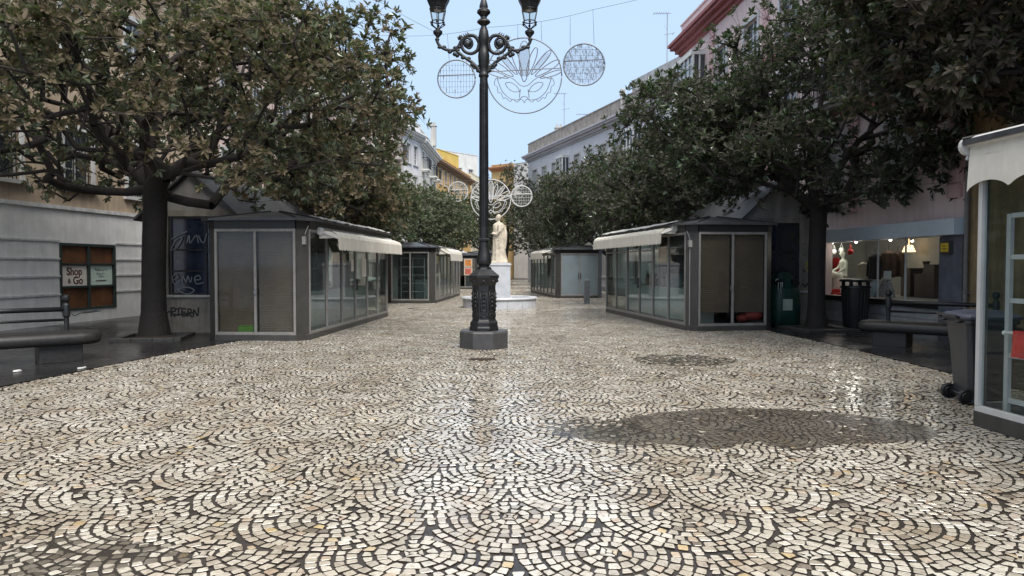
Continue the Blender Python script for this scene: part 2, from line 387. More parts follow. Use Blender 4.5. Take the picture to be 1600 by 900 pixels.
    for a in (0, 8):
        for j in range(8):
            j2 = (j+1) % 8; sq.append(np.concatenate([b0+a+8+j, b0+a+8+j2, b0+a+j2, b0+a+j], 1))
    F4 = np.concatenate(sq)
    # far stones: flat tops with low sides
    qf = q[~near]; cf = cen[~near]; kf = len(qf)
    topf = lift(cf[:,None]+(qf-cf[:,None])*.93, cf, hz[~near], tilt[~near]); midf = lift(qf, cf, hz[~near]-.0025, tilt[~near]); basef = midf.copy(); basef[...,2] = .001
    Vf = np.concatenate([topf, midf, basef], 1).reshape(-1,3); bf = (np.arange(kf)*12)[:,None]+len(V)
    ff = [bf+np.arange(4)[None,:]]
    for j in range(4):
        j2 = (j+1) % 4; ff.append(np.concatenate([bf+4+j, bf+4+j2, bf+j2, bf+j], 1))
    bf = bf+4
    for j in (0, 3, 1):
        j2 = (j+1) % 4; ff.append(np.concatenate([bf+4+j, bf+4+j2, bf+j2, bf+j], 1))
    mi = np.concatenate([np.zeros(k), np.zeros(8*k), np.ones(8*k), np.zeros(5*kf), np.ones(3*kf)])
    o = npmesh('cobbled_paving', np.concatenate([V, Vf]), [F8, F4, np.concatenate(ff)], [COB, MORTAR], mi=mi)
    tag(o, kind='structure')

def water_sheet(outline, z=.0175, nm='puddle'):
    m = MATS.get('water')
    if not m:
        m = bpy.data.materials.new('water'); m.use_nodes = True; nt = m.node_tree; N = nt.nodes; L = nt.links
        N.remove(N['Principled BSDF'])
        t = N.new('ShaderNodeBsdfTransparent'); t.inputs['Color'].default_value = (.70,.69,.68,1)
        df = N.new('ShaderNodeBsdfDiffuse'); df.inputs['Color'].default_value = (.15,.135,.12,1); ms = N.new('ShaderNodeMixShader'); ms.inputs[0].default_value = .22; L.new(t.outputs[0], ms.inputs[1]); L.new(df.outputs[0], ms.inputs[2])
        g = N.new('ShaderNodeBsdfGlossy'); g.inputs['Roughness'].default_value = .10; g.inputs['Color'].default_value = (.9,.9,.9,1)
        fr = schlick(N, L, .02, .95)
        mx = N.new('ShaderNodeMixShader'); L.new(fr.outputs[0], mx.inputs[0]); L.new(ms.outputs[0], mx.inputs[1]); L.new(g.outputs[0], mx.inputs[2])
        L.new(mx.outputs[0], N['Material Output'].inputs['Surface']); MATS['water'] = m
    mb = MB(); mb.add([(x,y,z) for x, y in outline], [tuple(range(len(outline)))])
    return tag(mb.build(nm, m, recalc=False), kind='structure')
def blob(cx, cy, rx, ry, seed, k=64, rough=.16):
    r = random.Random(seed); ph = [r.uniform(0, 6.3) for _ in range(6)]
    return [(cx+rx*math.cos(a)*(1+rough*sum(math.sin(j*a+ph[j-1])/j for j in (2,3,5,6))*.6), cy+ry*math.sin(a)*(1+rough*sum(math.cos(j*a+ph[j-2])/j for j in (2,3,4,6))*.6)) for a in [2*PI*i/k for i in range(k)]]

# ------------------------------------------------------------------ kiosks
def kiosk_poly(L, w, b=.22): return [(0,0),(L,0),(L+b,b),(L+b,w-b),(L,w),(0,w),(-b,w-b),(-b,b)]
def offset(poly, d):
    n = len(poly); out = []
    for i in range(n):
        p0, p1, p2 = Vector(poly[i-1]), Vector(poly[i]), Vector(poly[(i+1) % n])
        a = (p1-p0).normalized(); b = (p2-p1).normalized(); na = Vector((a.y,-a.x)); nb = Vector((b.y,-b.x))
        m = (na+nb); m = m/m.length; out.append(tuple(p1+m*(d/max(.3, m.dot(na)))))
    return out
def glazed(root, p, q, n, z0, z1, blind=None, gmat=None, fw=.05, fmat=None, door=None, name='glazed_wall', mid=None, lowbox=0.):
    d = Vector((q[0]-p[0], q[1]-p[1])); Ln = d.length
    fr = MB()
    fr.wall(p, q, z0, z0+fw*1.2, -.03, .03); fr.wall(p, q, z1-fw*1.2, z1, -.03, .03)
    for i in range(n+1):
        a = Ln*i/n; a0 = max(0, a-fw/2) if i else 0; a1 = min(Ln, a+fw/2) if i < n else Ln
        if i == 0: a1 = fw
        if i == n: a0 = Ln-fw
        fr.wall(p, q, z0+fw*1.2+.001, z1-fw*1.2-.001, -.027, .033, a0, a1)
    if mid:
        for i in range(n):
            if i in mid[1]: fr.wall(p, q, mid[0], mid[0]+.04, -.02, .02, Ln*i/n+fw/2, Ln*(i+1)/n-fw/2)
    f = fr.build(name, fmat or FRAME, root, bevel=.004)
    g = MB(); dn = d.normalized(); nn = Vector((dn.y,-dn.x))
    for i in range(n):
        a, b = Ln*i/n+.01, Ln*(i+1)/n-.01
        P = [Vector(p)+dn*s for s in (a, b)]
        g.add([(P[0].x,P[0].y,z0+.02),(P[1].x,P[1].y,z0+.02),(P[1].x,P[1].y,z1-.02),(P[0].x,P[0].y,z1-.02)], [(0,1,2,3)])
    g.build('glass', gmat or KGLASS, f, recalc=False)
    if blind:
        bl = MB(); zz = z0+blind[0]*(z1-z0)
        nsl = int((z1-zz)/.045)
        for i in range(n):
            for k in range(nsl):
                za = zz+k*.045
                bl.wall(p, q, za, za+.041, -.10, -.085+(k % 2)*.004, Ln*i/n+.04, Ln*(i+1)/n-.04)
        bl.build('blind', blind[1], f)
    if door is not None:
        h = MB(); s = Ln*door/n
        for sg in (-1, 1):
            h.wall(p, q, .95, 1.25, .05, .07, s+sg*.05-.012, s+sg*.05+.012)
            for zc in (.97, 1.2): h.wall(p, q, zc, zc+.02, .03, .055, s+sg*.05-.01, s+sg*.05+.01)
        h.build('door_handle', IRON, f)
    return f
def awning(root, x0, x1, ztop, drop, proj, val, pitch, amp, seed=1):
    a = MB(); rr = random.Random(seed); nx = max(8, int((x1-x0)/.12))
    prof = [(0,0,0),(.3,.0,0),(.62,.12,0),(.9,.5,0),(1,1,0)]
    rows = []
    for k, (u, v, _) in enumerate(prof):
        rows.append([(x0+(x1-x0)*i/nx, -.06-proj*u, ztop-drop*v+.012*math.sin(i*1.7+k)) for i in range(nx+1)])
    top = rows
    vs = [p for r_ in top for p in r_]; m = nx+1
    a.add(vs, [(k*m+i, k*m+i+1, (k+1)*m+i+1, (k+1)*m+i) for k in range(len(prof)-1) for i in range(nx)])
    # underside so the cloth has thickness
    a.add([(p[0],p[1]+.004,p[2]-.008) for p in vs], [(k*m+i, (k+1)*m+i, (k+1)*m+i+1, k*m+i+1) for k in range(len(prof)-1) for i in range(nx)])
    for s in (0, 1):
        xx = x0 if s == 0 else x1
        a.add([(xx,-.06,ztop-.01)]+[(xx,-.06-proj*u,ztop-drop*v-.01) for u, v, _ in prof[1:]]+[(xx,-.06,ztop-drop-.02)], [tuple(range(6))])
    o = a.build('awning', CLOTH, root, smooth=False, recalc=False)
    v = MB(); nn = int((x1-x0)/.03); top = []; bot = []
    for i in range(nn+1):
        x = x0+(x1-x0)*i/nn; yy = -.06-proj-.004-.012*math.sin(x*9+seed)*.6
        top.append((x, -.06-proj-.002, ztop-drop)); bot.append((x, yy-.01, ztop-drop-val+amp*abs(math.sin(PI*(x-x0)/pitch))**.7*-1))
    k = nn+1
    v.add(top+bot+[(p[0],p[1]+.006,p[2]) for p in top+bot], [(i,k+i,k+i+1,i+1) for i in range(nn)]+[(2*k+i,2*k+i+1,3*k+i+1,3*k+i) for i in range(nn)]+[(k+i,3*k+i,3*k+i+1,k+i+1) for i in range(nn)])
    v.build('valance', CLOTH, o, recalc=False)
    c = MB(); c.tube([(x0-.02,-.07,ztop+.02),(x1+.02,-.07,ztop+.02)], .055, 10)
    for xx in (x0-.03, x1+.03):
        c.lathe([(.001,-.02),(.085,-.02),(.085,.02),(.001,.02)], 14, (0,0,0)); 
        for i in range(len(c.v)-56, len(c.v)):
            q = c.v[i]; c.v[i] = (xx+q[2], -.09+q[0], ztop-.02+q[1])
        c.tube([(xx,-.09,ztop-.02),(xx,-.06-proj*.6,ztop-drop*.75),(xx,-.06-proj,ztop-drop-.02)], .016, 6)
    c.build('awning_arm', FRAMEW, o)
    return o
def kiosk(label, near, far, side, w, H, nl, b=.22, blind=None, aw=None, group='glazed market kiosks along the paved street', front_n=2, interior='counter', frame=None, mid=None, seed=1, door=None, fgl=None, front_door=None, z0=.13, panel=None, skip_zone=False, gm=None):
    a, c = (near, far) if side == 'L' else (far, near)
    d = Vector((c[0]-a[0], c[1]-a[1])); L = d.length; rz = math.atan2(d.y, d.x)
    root = empty('kiosk', (a[0],a[1],0), rz, label, 'kiosk', group)
    P = kiosk_poly(L, w, b); n = 8; z1 = H-.2
    pl = MB(); pl.prism(offset(P, .03), 0, z0); pl.build('plinth', GREYP, root, bevel=.008)
    fl = MB(); fl.prism(offset(P, -.06), z0, z0+.02); fl.build('floor', INNER, root)
    fa = MB(); 
    for i in range(n): fa.wall(P[i], P[(i+1) % n], z1, H, -.06, .035)
    fa.build('fascia', DARKP, root)
    end = 6 if side == 'L' else 2          # the end wall that faces the camera
    # long street side (edge 0), camera-side end, back parts
    glazed(root, P[0], P[1], nl, z0, z1, fmat=frame or FRAME, door=door, mid=mid, gmat=gm, name='side_glazing')
    glazed(root, P[end], P[end+1], front_n, z0, z1, blind=blind, gmat=fgl or (KGLASS2 if blind else KGLASS), fmat=frame or FRAME, name='end_glazing', door=front_door)
    for i in (1, 3, 5, 7):
        cp = MB(); cp.wall(P[i], P[(i+1) % n], z0, z1, -.04, .02); cp.build('corner_panel', panel or GREYP, root)
    other = 2 if end == 6 else 6
    glazed(root, P[other], P[other+1], 2, z0, z1, name='end_glazing')
    bp = MB(); bp.wall(P[4], P[5], z0, z1, -.04, .02); bp.build('back_wall', GREYP, root)
    # low hipped roof with seams
    O = offset(P, .16); rf = MB(); k = 8
    ins = [(min(max(x, w*.42), L-w*.42), w/2+(y-w/2)*.10) for x, y in O]
    rf.add([(x,y,H+.02) for x, y in O]+[(x,y,H+.24) for x, y in ins]+[(x,y,H-.03) for x, y in O],
           [(i,(i+1)%k,(i+1)%k+k,i+k) for i in range(k)]+[tuple(range(k,2*k))]+[(i+2*k,(i+1)%k+2*k,(i+1)%k,i) for i in range(k)]+[tuple(range(3*k-1,2*k-1,-1))])
    ro = rf.build('roof', ROOFM, root, recalc=True)
    se = MB(); ns = int(L/.45)
    for i in range(1, ns):
        x = L*i/ns
        if w*.45 < x < L-w*.45:
            for yy, s in ((-.14, 1), (w+.14, -1)): se.tube([(x,yy,H+.035),(x,w/2-s*.06,H+.25)], .012, 4)
    for i in range(k): se.tube([(O[i][0],O[i][1],H+.03),(ins[i][0],ins[i][1],H+.25)], .018, 5)
    se.build('roof_seam', DARKP, ro)
    if aw:
        awning(root, aw[0], aw[1], H-(aw[7] if len(aw) > 7 else .02), aw[2], aw[3], aw[4], aw[5], aw[6], seed)
    rr = random.Random(seed)
    if interior:
        ct = MB()
        ct.box(.5, L-.5, .5, .95, z0+.02, .95); ct.box(.45, L-.45, .45, 1.0, .95, .99)
        ct.build('counter', COUNTER, root)
        sh = MB()
        for zz in (.6, 1.05, 1.5, 1.95): sh.box(.3, L-.3, w-.4, w-.07, zz, zz+.03)
        for i in range(6): x = .3+(L-.6)*i/5; sh.box(x-.02, x+.02, w-.39, w-.05, z0+.02, 2.15)
        sh.build('shelf', INNER if interior == 'dark' else FRAME, root)
    M = Matrix.Rotation(rz, 2)
    zone = [tuple(Vector(a)+M@Vector(p)) for p in offset(P, -.02)]
    if not skip_zone: KIOSK_ZONES.append(zone)
    root['_L'] = L
    return root, L, P, z1
def kthing(root, name, mb, m, label, cat, group=None, **k):
    "a thing standing inside / on a kiosk: its own top-level object, built in the kiosk's frame"
    o = mb.build(name, m, None, **k); o.matrix_world = root_mtx(root); tag(o, label, cat, group); return o
def root_mtx(r): return Matrix.Translation(r.location) @ Matrix.Rotation(r.rotation_euler.z, 4, 'Z')

KL1, L1L, P1, z11 = kiosk('large glazed kiosk with full brown blinds, left of the lamp, long scalloped white awning', G(482,532), G(604,495), 'L', 2.15, 2.58, 6,
    b=.2, blind=(.0, BLIND), aw=(.55, 7.1, .16, .42, .24, .2, .045, .2), door=3, seed=2)
KR1, R1L, P2, _ = kiosk('large glazed kiosk with brown blinds raised off the floor, next to the green bottle bank', G(1072,517), G(948,488), 'R', 2.2, 2.62, 6,
    b=.22, blind=(.14, BLIND), aw=(-.1, 6.5, .14, .38, .24, .2, .045, .06), mid=(2.0, (0,1,2,3)), seed=3, door=3)
KL2, L2L, P3, _ = kiosk('glazed kiosk with empty shelving behind its end doors, left of the fountain', G(680,474), G(718,462), 'L', 2.05, 2.38, 7, aw=(.6, 4.6, .25, .5, .3, .5, 0), seed=4)
FILM = glass('filmed glass', (.5,.56,.58), .06, .8, (.24,.29,.32), even=True)
KR2, R2L, P4, _ = kiosk('glazed kiosk with pale blue filmed end doors, right of the fountain', G(868,466), G(830,457), 'R', 2.3, 2.4, 7, aw=(3.6, 7.3, .15, .55, .3, .5, 0), fgl=FILM, seed=5, front_door=1)
KFC, FCL, P5, _ = kiosk('small dark glazed kiosk facing us at the far end, just right of the statue', (-.95,57.5), (-1.5,64), 'L', 2.6, 2.6, 6, seed=6)
KFL, FLL, P6, _ = kiosk('far grey kiosk with two orange posters on its end, left of the statue', (-2.3,48.5), (-2.0,54), 'L', 1.7, 2.3, 6, aw=(.1, 3, .2, .5, .3, .5, 0), seed=7, blind=(.4, GREYP))
NGL = glass('near glass', (.8,.86,.86), .02)
NEARP = (5.04,2.6)
KN, NL, P7, _ = kiosk('near glazed kiosk at the right edge with a big scalloped cream awning', NEARP, G(1531,668), 'R', 2.3, 2.82, 4,
    b=.12, aw=(-.06, 4.8, .13, .03, .34, .52, -.09), seed=8, frame=FRAMEW, interior='dark', z0=.16, gm=NGL)
tag(KN, None, None)

# roof sheets of crumpled white cloth lying on kiosk edges
def roof_cloth(root, x0, x1, H, seed):
    m = MB(); r = random.Random(seed); nx, ny = 16, 4
    vs = [(x0+(x1-x0)*i/nx, -.30+.42*j/ny+.03*r.random(), H+.06+.12*j/ny+.03*r.random()) for j in range(ny+1) for i in range(nx+1)]
    k = nx+1
    m.add(vs, [(j*k+i,j*k+i+1,(j+1)*k+i+1,(j+1)*k+i) for j in range(ny) for i in range(nx)])
    m.add([(a,b,c-.012) for a,b,c in vs], [(j*k+i,(j+1)*k+i,(j+1)*k+i+1,j*k+i+1) for j in range(ny) for i in range(nx)])
    m.build('roof_flashing', mat('old light sheet', (.5,.5,.49), .6, .25, 6, .2, 20, 0, 0, .5), root, recalc=False)
roof_cloth(KL1, .4, 3.6, 2.52, 1); roof_cloth(KL1, 3.9, 6.4, 2.52, 2); roof_cloth(KR1, .3, 6.3, 2.56, 3)

# things inside and on the kiosks
m = MB(); m.wall((-.2,.62),(-.2,.60+.3), 0, .01, 0, .01)
m = MB(); m.box(2.9+.28, 3.13+.28, -.012, -.006, 1.45, 1.78); kthing(KL1, 'notice', m, PAPER, 'small white paper notice on the door glass, nearer the door handles', 'notice', 'notices on the kiosk glass')
m = MB(); m.box(4.05+.2, 4.35+.3, -.012, -.006, 1.30, 1.80); kthing(KL1, 'notice', m, PAPER, 'taller white paper notice on the glass, farther from the door handles', 'notice', 'notices on the kiosk glass')
m = MB(); m.box(-.15, -.14+.28, 1.15, 1.5, .16, .30); m.box(-.13, -.16+.25, 1.18, 1.47, .30, .33)
kthing(KL1, 'crate', m, mat('lime plastic', (.07,.17,.03), .5), 'lime green box on the floor behind the blinds', 'box', bevel=.01)
LR = R1L
m = MB(); m.sphere((LR-.0,1.75,.36), .17, 8, (1,1.6,.8)); m.sphere((LR-.02,1.5,.3), .12, 8, (1,1.5,.9))
kthing(KR1, 'bag', m, mat('dull red sack', (.2,.03,.025), .8), 'red sack seen below the raised blinds', 'bag', smooth=True)
pot = mat('terracotta pot', (.3,.2,.14), .7); leafy = mat('dry plant', (.08,.10,.05), .7)
for i, (x, lb) in enumerate(((2.5,'pot plant on the counter left of the door handles'), (3.0,'pot plant on the counter right at the door handles'), (3.9,'low pot plant on the counter towards the lamp side'))):
    t = empty('pot_plant', KR1.matrix_world.translation if False else (root_mtx(KR1)@Vector((x,.62,.99)))[:], 0, lb, 'plant', 'pot plants on the kiosk counter')
    p = MB(); p.lathe([(.001,0),(.09,0),(.12,.2),(.13,.2),(.13,.23),(.105,.23),(.1,.19),(.001,.19)], 14); p.build('pot', pot, t)
    q = MB(); r = random.Random(i)
    for k in range(26):
        a = r.uniform(0,6.3); e = r.uniform(.3,1.4); l = r.uniform(.12,.3)
        d = Vector((math.cos(a)*math.cos(e), math.sin(a)*math.cos(e), math.sin(e))); s = d.cross(Vector((0,0,1))).normalized()*.025
        b0 = Vector((0,0,.2)); q.add([b0, b0+d*l*.5+s, b0+d*l, b0+d*l*.5-s], [(0,1,2,3)])
    q.build('foliage', leafy, t, recalc=False)
m = MB(); m.box(4.3,4.75,.5,.8,.99,1.32); m.box(4.28,4.77,.48,.82,1.32,1.36)
kthing(KR1, 'box', m, mat('blue grey box', (.25,.3,.34), .5), 'pale box standing on the kiosk counter', 'box', bevel=.01)
for kr, xx in ((KL1, -.24), (KR1, R1L+.24), (KL2, -.24)):
    m = MB(); sg = -1 if xx < 0 else 1; yc = 1.06
    m.box(min(xx,xx+sg*.03), max(xx,xx+sg*.03), yc-.03, yc+.03, 1.0, 1.07); m.tube([(xx+sg*.015,yc-.02,1.07),(xx+sg*.015,yc-.015,1.105),(xx+sg*.015,yc+.015,1.105),(xx+sg*.015,yc+.02,1.07)], .006, 5)
    m.build('padlock', mat('worn steel', (.35,.34,.32), .4, .2, 8, 0, 40, .8), kr)
for kr, xx in ((KL1, -.07), (KR1, R1L+.08)):
    m = MB(); m.box(xx-.05,xx+.05,.02,.10,2.05,2.22); m.tube([(xx,.06,2.22),(xx+.02,.02,2.35),(xx,-.03,2.44)], .012, 5); m.tube([(xx,.06,.14),(xx,.06,2.05)], .012, 5); m.build('junction_box', mat('grey junction box', (.3,.3,.29), .5), kr)
# racks in the second left kiosk
m = MB()
for y in (.45,.95,1.45): m.tube([(-.05,y,.14),(-.05,y,1.95)], .02, 5)
for z in (.5,.85,1.2,1.55,1.9): m.tube([(-.05,.45,z),(-.05,1.45,z)], .016, 5); m.box(-.05,.45,.45,1.45,z-.01,z)
kthing(KL2, 'display_rack', m, mat('rack metal', (.3,.3,.3), .4, .1, 4, 0, 40, .5), 'empty display rack standing behind the end doors', 'rack')
# posters of the far kiosk
for i, (z0_, cc, lb) in enumerate(((1.55,(.55,.22,.06),'orange poster on the far grey kiosk, upper of the two'), (.98,(.5,.14,.10),'reddish poster on the far grey kiosk, lower of the two'))):
    m = MB(); m.box(-.27,-.262,.35,.92,z0_-.03,z0_+.5,0); m.box(-.275,-.27,.42,.85,z0_+.03,z0_+.44,1)
    kthing(KFL, 'poster', m, [mat('poster border', (.6,.5,.4), .5), mat('poster print %d' % i, cc, .5, .5, 9)], lb, 'poster', 'posters on the far kiosk')
# near kiosk: glazed fridge-like rack, red cloth on a hook, white plates
m = MB()
for xx in (.16, 1.2, 2.3): 
    m.box(xx-.025, xx+.025, .16, .2, .18, 2.1); m.box(xx-.02, xx+.02, .6, .64, .18, 2.1)
for z in (.27,.71,1.24,1.66,2.06): m.box(.186, 2.32, .17, .205, z, z+.045); m.box(.19, 2.3, .206, .62, z+.02, z+.03, 1)
kthing(KN, 'display_rack', m, [FRAMEW, CLEAR], 'white framed rack with glass shelves inside the near right kiosk', 'rack')
m = MB(); m.lathe([(.001,0),(.10,.0),(.24,.09),(.25,.1),(.23,.1),(.09,.015),(.001,.015)], 24)
for i in range(len(m.v)): q = m.v[i]; m.v[i] = (.52+q[0], .42+q[2]*-1, 1.86+q[1]*.7)
kthing(KN, 'plate', m, mat('grey ceramic', (.35,.38,.42), .3), 'large pale round plate standing on the rack shelf', 'plate', smooth=True)
m = MB(); r = random.Random(4)
for k in range(40):
    a = r.uniform(0,6.3); e = r.uniform(-.2,1.3); l = r.uniform(.05,.17)
    d = Vector((math.cos(a)*math.cos(e), math.sin(a)*math.cos(e), math.sin(e))); s = d.cross(Vector((0,0,1))).normalized()*.02
    b0 = Vector((.5,.35,1.5)); m.add([b0, b0+d*l*.5+s, b0+d*l, b0+d*l*.5-s], [(0,1,2,3)])
kthing(KN, 'plant', m, mat('pale leaves', (.35,.42,.33), .6), 'pale leafy sprig standing on the middle rack shelf', 'plant', recalc=False)
m = MB(); m.tube([(.22,.1,.955),(.62,.12,.975)], [.018,.014], 8); m.sphere((.21,.1,.953), .024, 6)
kthing(KN, 'hanger_rod', m, PAPER, 'short white rod that carries the red cloth', 'rod', smooth=True)
m = MB(); nx, nz = 10, 8; k = nx+1
vs = [(.34+.19*i/nx-(.03*j/nz), .085+.012*math.sin(i*1.3+j*.3)-.012, .985-.25*j/nz) for j in range(nz+1) for i in range(nx+1)]
vb = [(a,b+.045,c) for a,b,c in vs]
m.add(vs, [(j*k+i,(j+1)*k+i,(j+1)*k+i+1,j*k+i+1) for j in range(nz) for i in range(nx)]); m.add(vb, [(j*k+i,j*k+i+1,(j+1)*k+i+1,(j+1)*k+i) for j in range(nz) for i in range(nx)])
m.add(vs[:k]+vb[:k], [(i,i+1,k+i+1,k+i) for i in range(nx)])
kthing(KN, 'cloth', m, mat('bright red cloth', (.62,.05,.04), .8), 'red cloth hanging inside the near kiosk', 'cloth', recalc=False)

# gabled cores beside the first kiosks
def gabled(label, xc, y0, y1, hw, He, Hr, side):
    root = empty('gabled_stall', (xc,y0,0), 0, label, 'stall building', 'gabled stall buildings beside the kiosks'); L = y1-y0
    STW = mat('stall stucco', (.24,.22,.19), .8, .25, 3, .2, 20, 0, 0, .6)
    wl = MB(); 
    wl.box(-hw,hw,0,L,0,.85); 
    wl.box(-hw,-hw+.45 if side=='L' else -hw+.06,0,L,.85,He); wl.box(hw-(.06 if side=='L' else .45),hw,0,L,.85,He)
    wl.box(-hw+.46 if side=='L' else -hw+.07,hw-(.07 if side=='L' else .46),.0,L,He-.14,He-.001)
    wl.box(-hw+.46 if side=='L' else -hw+.07,hw-(.07 if side=='L' else .46),.25,L,.85,He-.15)
    wl.build('wall', STW, root)
    sl_ = MB(); sl_.box(-hw-.03,hw+.03,-.05,L+.02,.85,.91); sl_.build('sill', mat('stall sill', (.4,.39,.37), .7, .15), root, bevel=.01)
    for yy in (0, L-.06):
      gb = MB(); gb.add([(-hw,yy,He),(hw,yy,He),(0,yy,Hr-.06),(-hw,yy+.06,He),(hw,yy+.06,He),(0,yy+.06,Hr-.06)], [(0,1,2),(5,4,3),(0,3,4,1),(1,4,5,2),(2,5,3,0)])
      gb.build('gable', mat('gable render', (.26,.25,.235), .8, .2, 2, 0, 40, 0, 0, .35), root)
    rf = MB(); e = .28; zo = He-e*(Hr-He)/hw
    for s in (-1, 1):
        rf.add([(s*(hw+e),-.15,zo),(0,-.15,Hr),(0,L+.15,Hr),(s*(hw+e),L+.15,zo),(s*(hw+e),-.15,zo+.06),(0,-.15,Hr+.06),(0,L+.15,Hr+.06),(s*(hw+e),L+.15,zo+.06)],
               [(0,1,2,3),(4,7,6,5),(0,4,5,1),(1,5,6,2),(2,6,7,3),(3,7,4,0)])
    rf.build('roof', mat('slate grey roof', (.09,.093,.10), .45, .2, 3, .1, 14, 0, 0, .4), root)
    wn = MB(); xa, xb = (-hw+.5, hw-.1) if side == 'L' else (-hw+.1, hw-.5)
    for x in (xa, (xa+xb)/2+.12, xb-.05): wn.box(x, x+.05, -.02, .04, .92, He-.15)
    for z in (.92, 1.45, 1.95, He-.2): wn.box(xa, xb, -.015, .035, z, z+.04)
    f = wn.build('window_frame', IRON, root)
    g = MB(); g.add([(xa,.02,.93),(xb,.02,.93),(xb,.02,He-.16),(xa,.02,He-.16)], [(0,1,2,3)]); g.build('glass', mat('dark blue pane', (.022,.03,.052), .15, .5, 2, 0, 40, 0, 0, .3, .8), f, recalc=False)
    return root, xa, xb
def strokes(paths, r, y):
    m = MB()
    for p in paths:
        pts = []
        for i in range(len(p)-1):
            for t in (0,.25,.5,.75):
                q0, q1, q2, q3 = p[max(i-1,0)], p[i], p[i+1], p[min(i+2,len(p)-1)]
                pts.append(tuple(.5*((2*q1[k])+(-q0[k]+q2[k])*t+(2*q0[k]-5*q1[k]+4*q2[k]-q3[k])*t*t+(-q0[k]+3*q1[k]-3*q2[k]+q3[k])*t**3) for k in (0,1)))
        pts.append(p[-1])
        for a, b in zip(pts[:-1], pts[1:]):
            dx, dz = b[0]-a[0], b[1]-a[1]; l = math.hypot(dx, dz) or 1; nx, nz = -dz/l*r, dx/l*r; e = (dx/l*r*.5, dz/l*r*.5)
            m.add([(a[0]+nx-e[0],y,a[1]+nz-e[1]),(a[0]-nx-e[0],y,a[1]-nz-e[1]),(b[0]-nx+e[0],y,b[1]-nz+e[1]),(b[0]+nx+e[0],y,b[1]+nz+e[1])], [(0,1,2,3)])
            y -= .00003
    return m
GL, xa, xb = gabled('grey gabled stall with graffiti on its window and wall, behind the left tree trunk', -7.55, 16.9, 24.9, 1.0, 2.9, 3.8, 'L')
BLK = mat('black spray paint', (.015,.015,.015), .6)
# tag "RTERN" in black spray on the low wall
S = [[(0,.0),(.02,.22),(.0,.22),(.12,.24),(.14,.15),(.02,.11),(.14,0)], [(.17,.2),(.36,.24)], [(.27,.22),(.25,.02)], [(.52,.2),(.4,.21),(.39,.02),(.54,.03)], [(.39,.12),(.5,.12)],
     [(.58,0),(.6,.2),(.7,.18),(.68,.1),(.6,.09),(.74,-.02)], [(.78,0),(.8,.18),(.92,.02),(.96,.24)], [(-.12,.1),(-.05,.14),(.1,.05),(.5,.07),(.75,.1)]]
g = strokes([[(-.5+a*.68, .40+b*.85) for a, b in p] for p in S], .018, -.004); g.build('graffiti', BLK, GL, recalc=False)
WS = mat('pale spray paint', (.17,.19,.21), .6)
S2 = [[(.0,.0),(.1,.25),(.25,.35),(.15,.1),(.05,.02)], [(.02,.3),(.2,.42),(.35,.5)], [(.35,.2),(.4,.4),(.42,.2),(.55,.4),(.6,.2)], [(.6,.4),(.7,.2),(.78,.45)]]
S3 = [[(0,.1),(.12,.14),(.08,.22),(.0,.16),(.04,.02),(.15,.05)], [(.2,.03),(.22,.18),(.28,.06),(.32,.18),(.37,.05),(.4,.16)], [(.45,.1),(.58,.12),(.54,.2),(.46,.14),(.5,.02),(.65,.05)], [(.1,-.1),(.3,-.05),(.45,-.12),(.3,-.2),(.12,-.12)]]
g = strokes([[(xa+.02+a*1.1, 1.95+b*.9) for a, b in p] for p in S2]+[[(xa+.05+a*1.15, 1.15+b*1.1) for a, b in p] for p in S3], .013, -.024); g.build('graffiti', WS, GL, recalc=False)
GR, xa, xb = gabled('grey gabled stall behind the green bottle bank and the right tree trunk', 7.3, 19.6, 27.5, 1.0, 2.9, 3.85, 'R')
g = strokes([[(.72,1.55),(.8,1.62),(.74,1.68),(.85,1.72)], [(.75,1.5),(.82,1.45),(.85,1.6)]], .02, -.004); g.build('graffiti', mat('yellow spray paint', (.4,.36,.05), .6), GR, recalc=False)
g = strokes([[(.66,1.1),(.72,1.02),(.78,1.12)], [(.82,1.15),(.95,1.12),(.85,1.0),(.97,.98)], [(.78,.85),(.9,.92),(.84,.75),(.97,.8),(.93,.68)], [(.68,2.2),(.69,2.19)], [(.68,1.9),(.69,1.88)], [(.67,1.45),(.7,1.46)]], .02, -.004); g.build('graffiti', BLK, GR, recalc=False)
# ------------------------------------------------------------------ street lamp
def zl(y): return CH+(HY-y)/80.3
lx, ly = -.545, 13.95
lamp = empty('street_lamp', (lx,ly,0), 0, 'tall black ornate iron lamp post with two arms and lanterns on a grey octagonal plinth', 'street lamp')
m = MB(); m.lathe([(.50,0),(.50,.31),(.475,.345),(.01,.345)], 8, rot=PI/8); m.build('plinth', mat('plinth stone', (.06,.06,.062), .5, .2, 6, .15, 40, 0, 0, .3), lamp, bevel=.006)
m = MB()
def sq(prof, n=8, rot=PI/8): m.lathe(prof, n, rot=rot)
sq([(.30,.345),(.30,.40),(.285,.43),(.285,.50),(.255,.53),(.24,.56),(.24,1.2),(.25,1.24),(.27,1.27),(.30,1.34),(.315,1.37),(.315,1.41),(.30,1.42),(.16,1.53),(.15,1.56),(.01,1.56)])
m.build('pedestal', IRON, lamp)
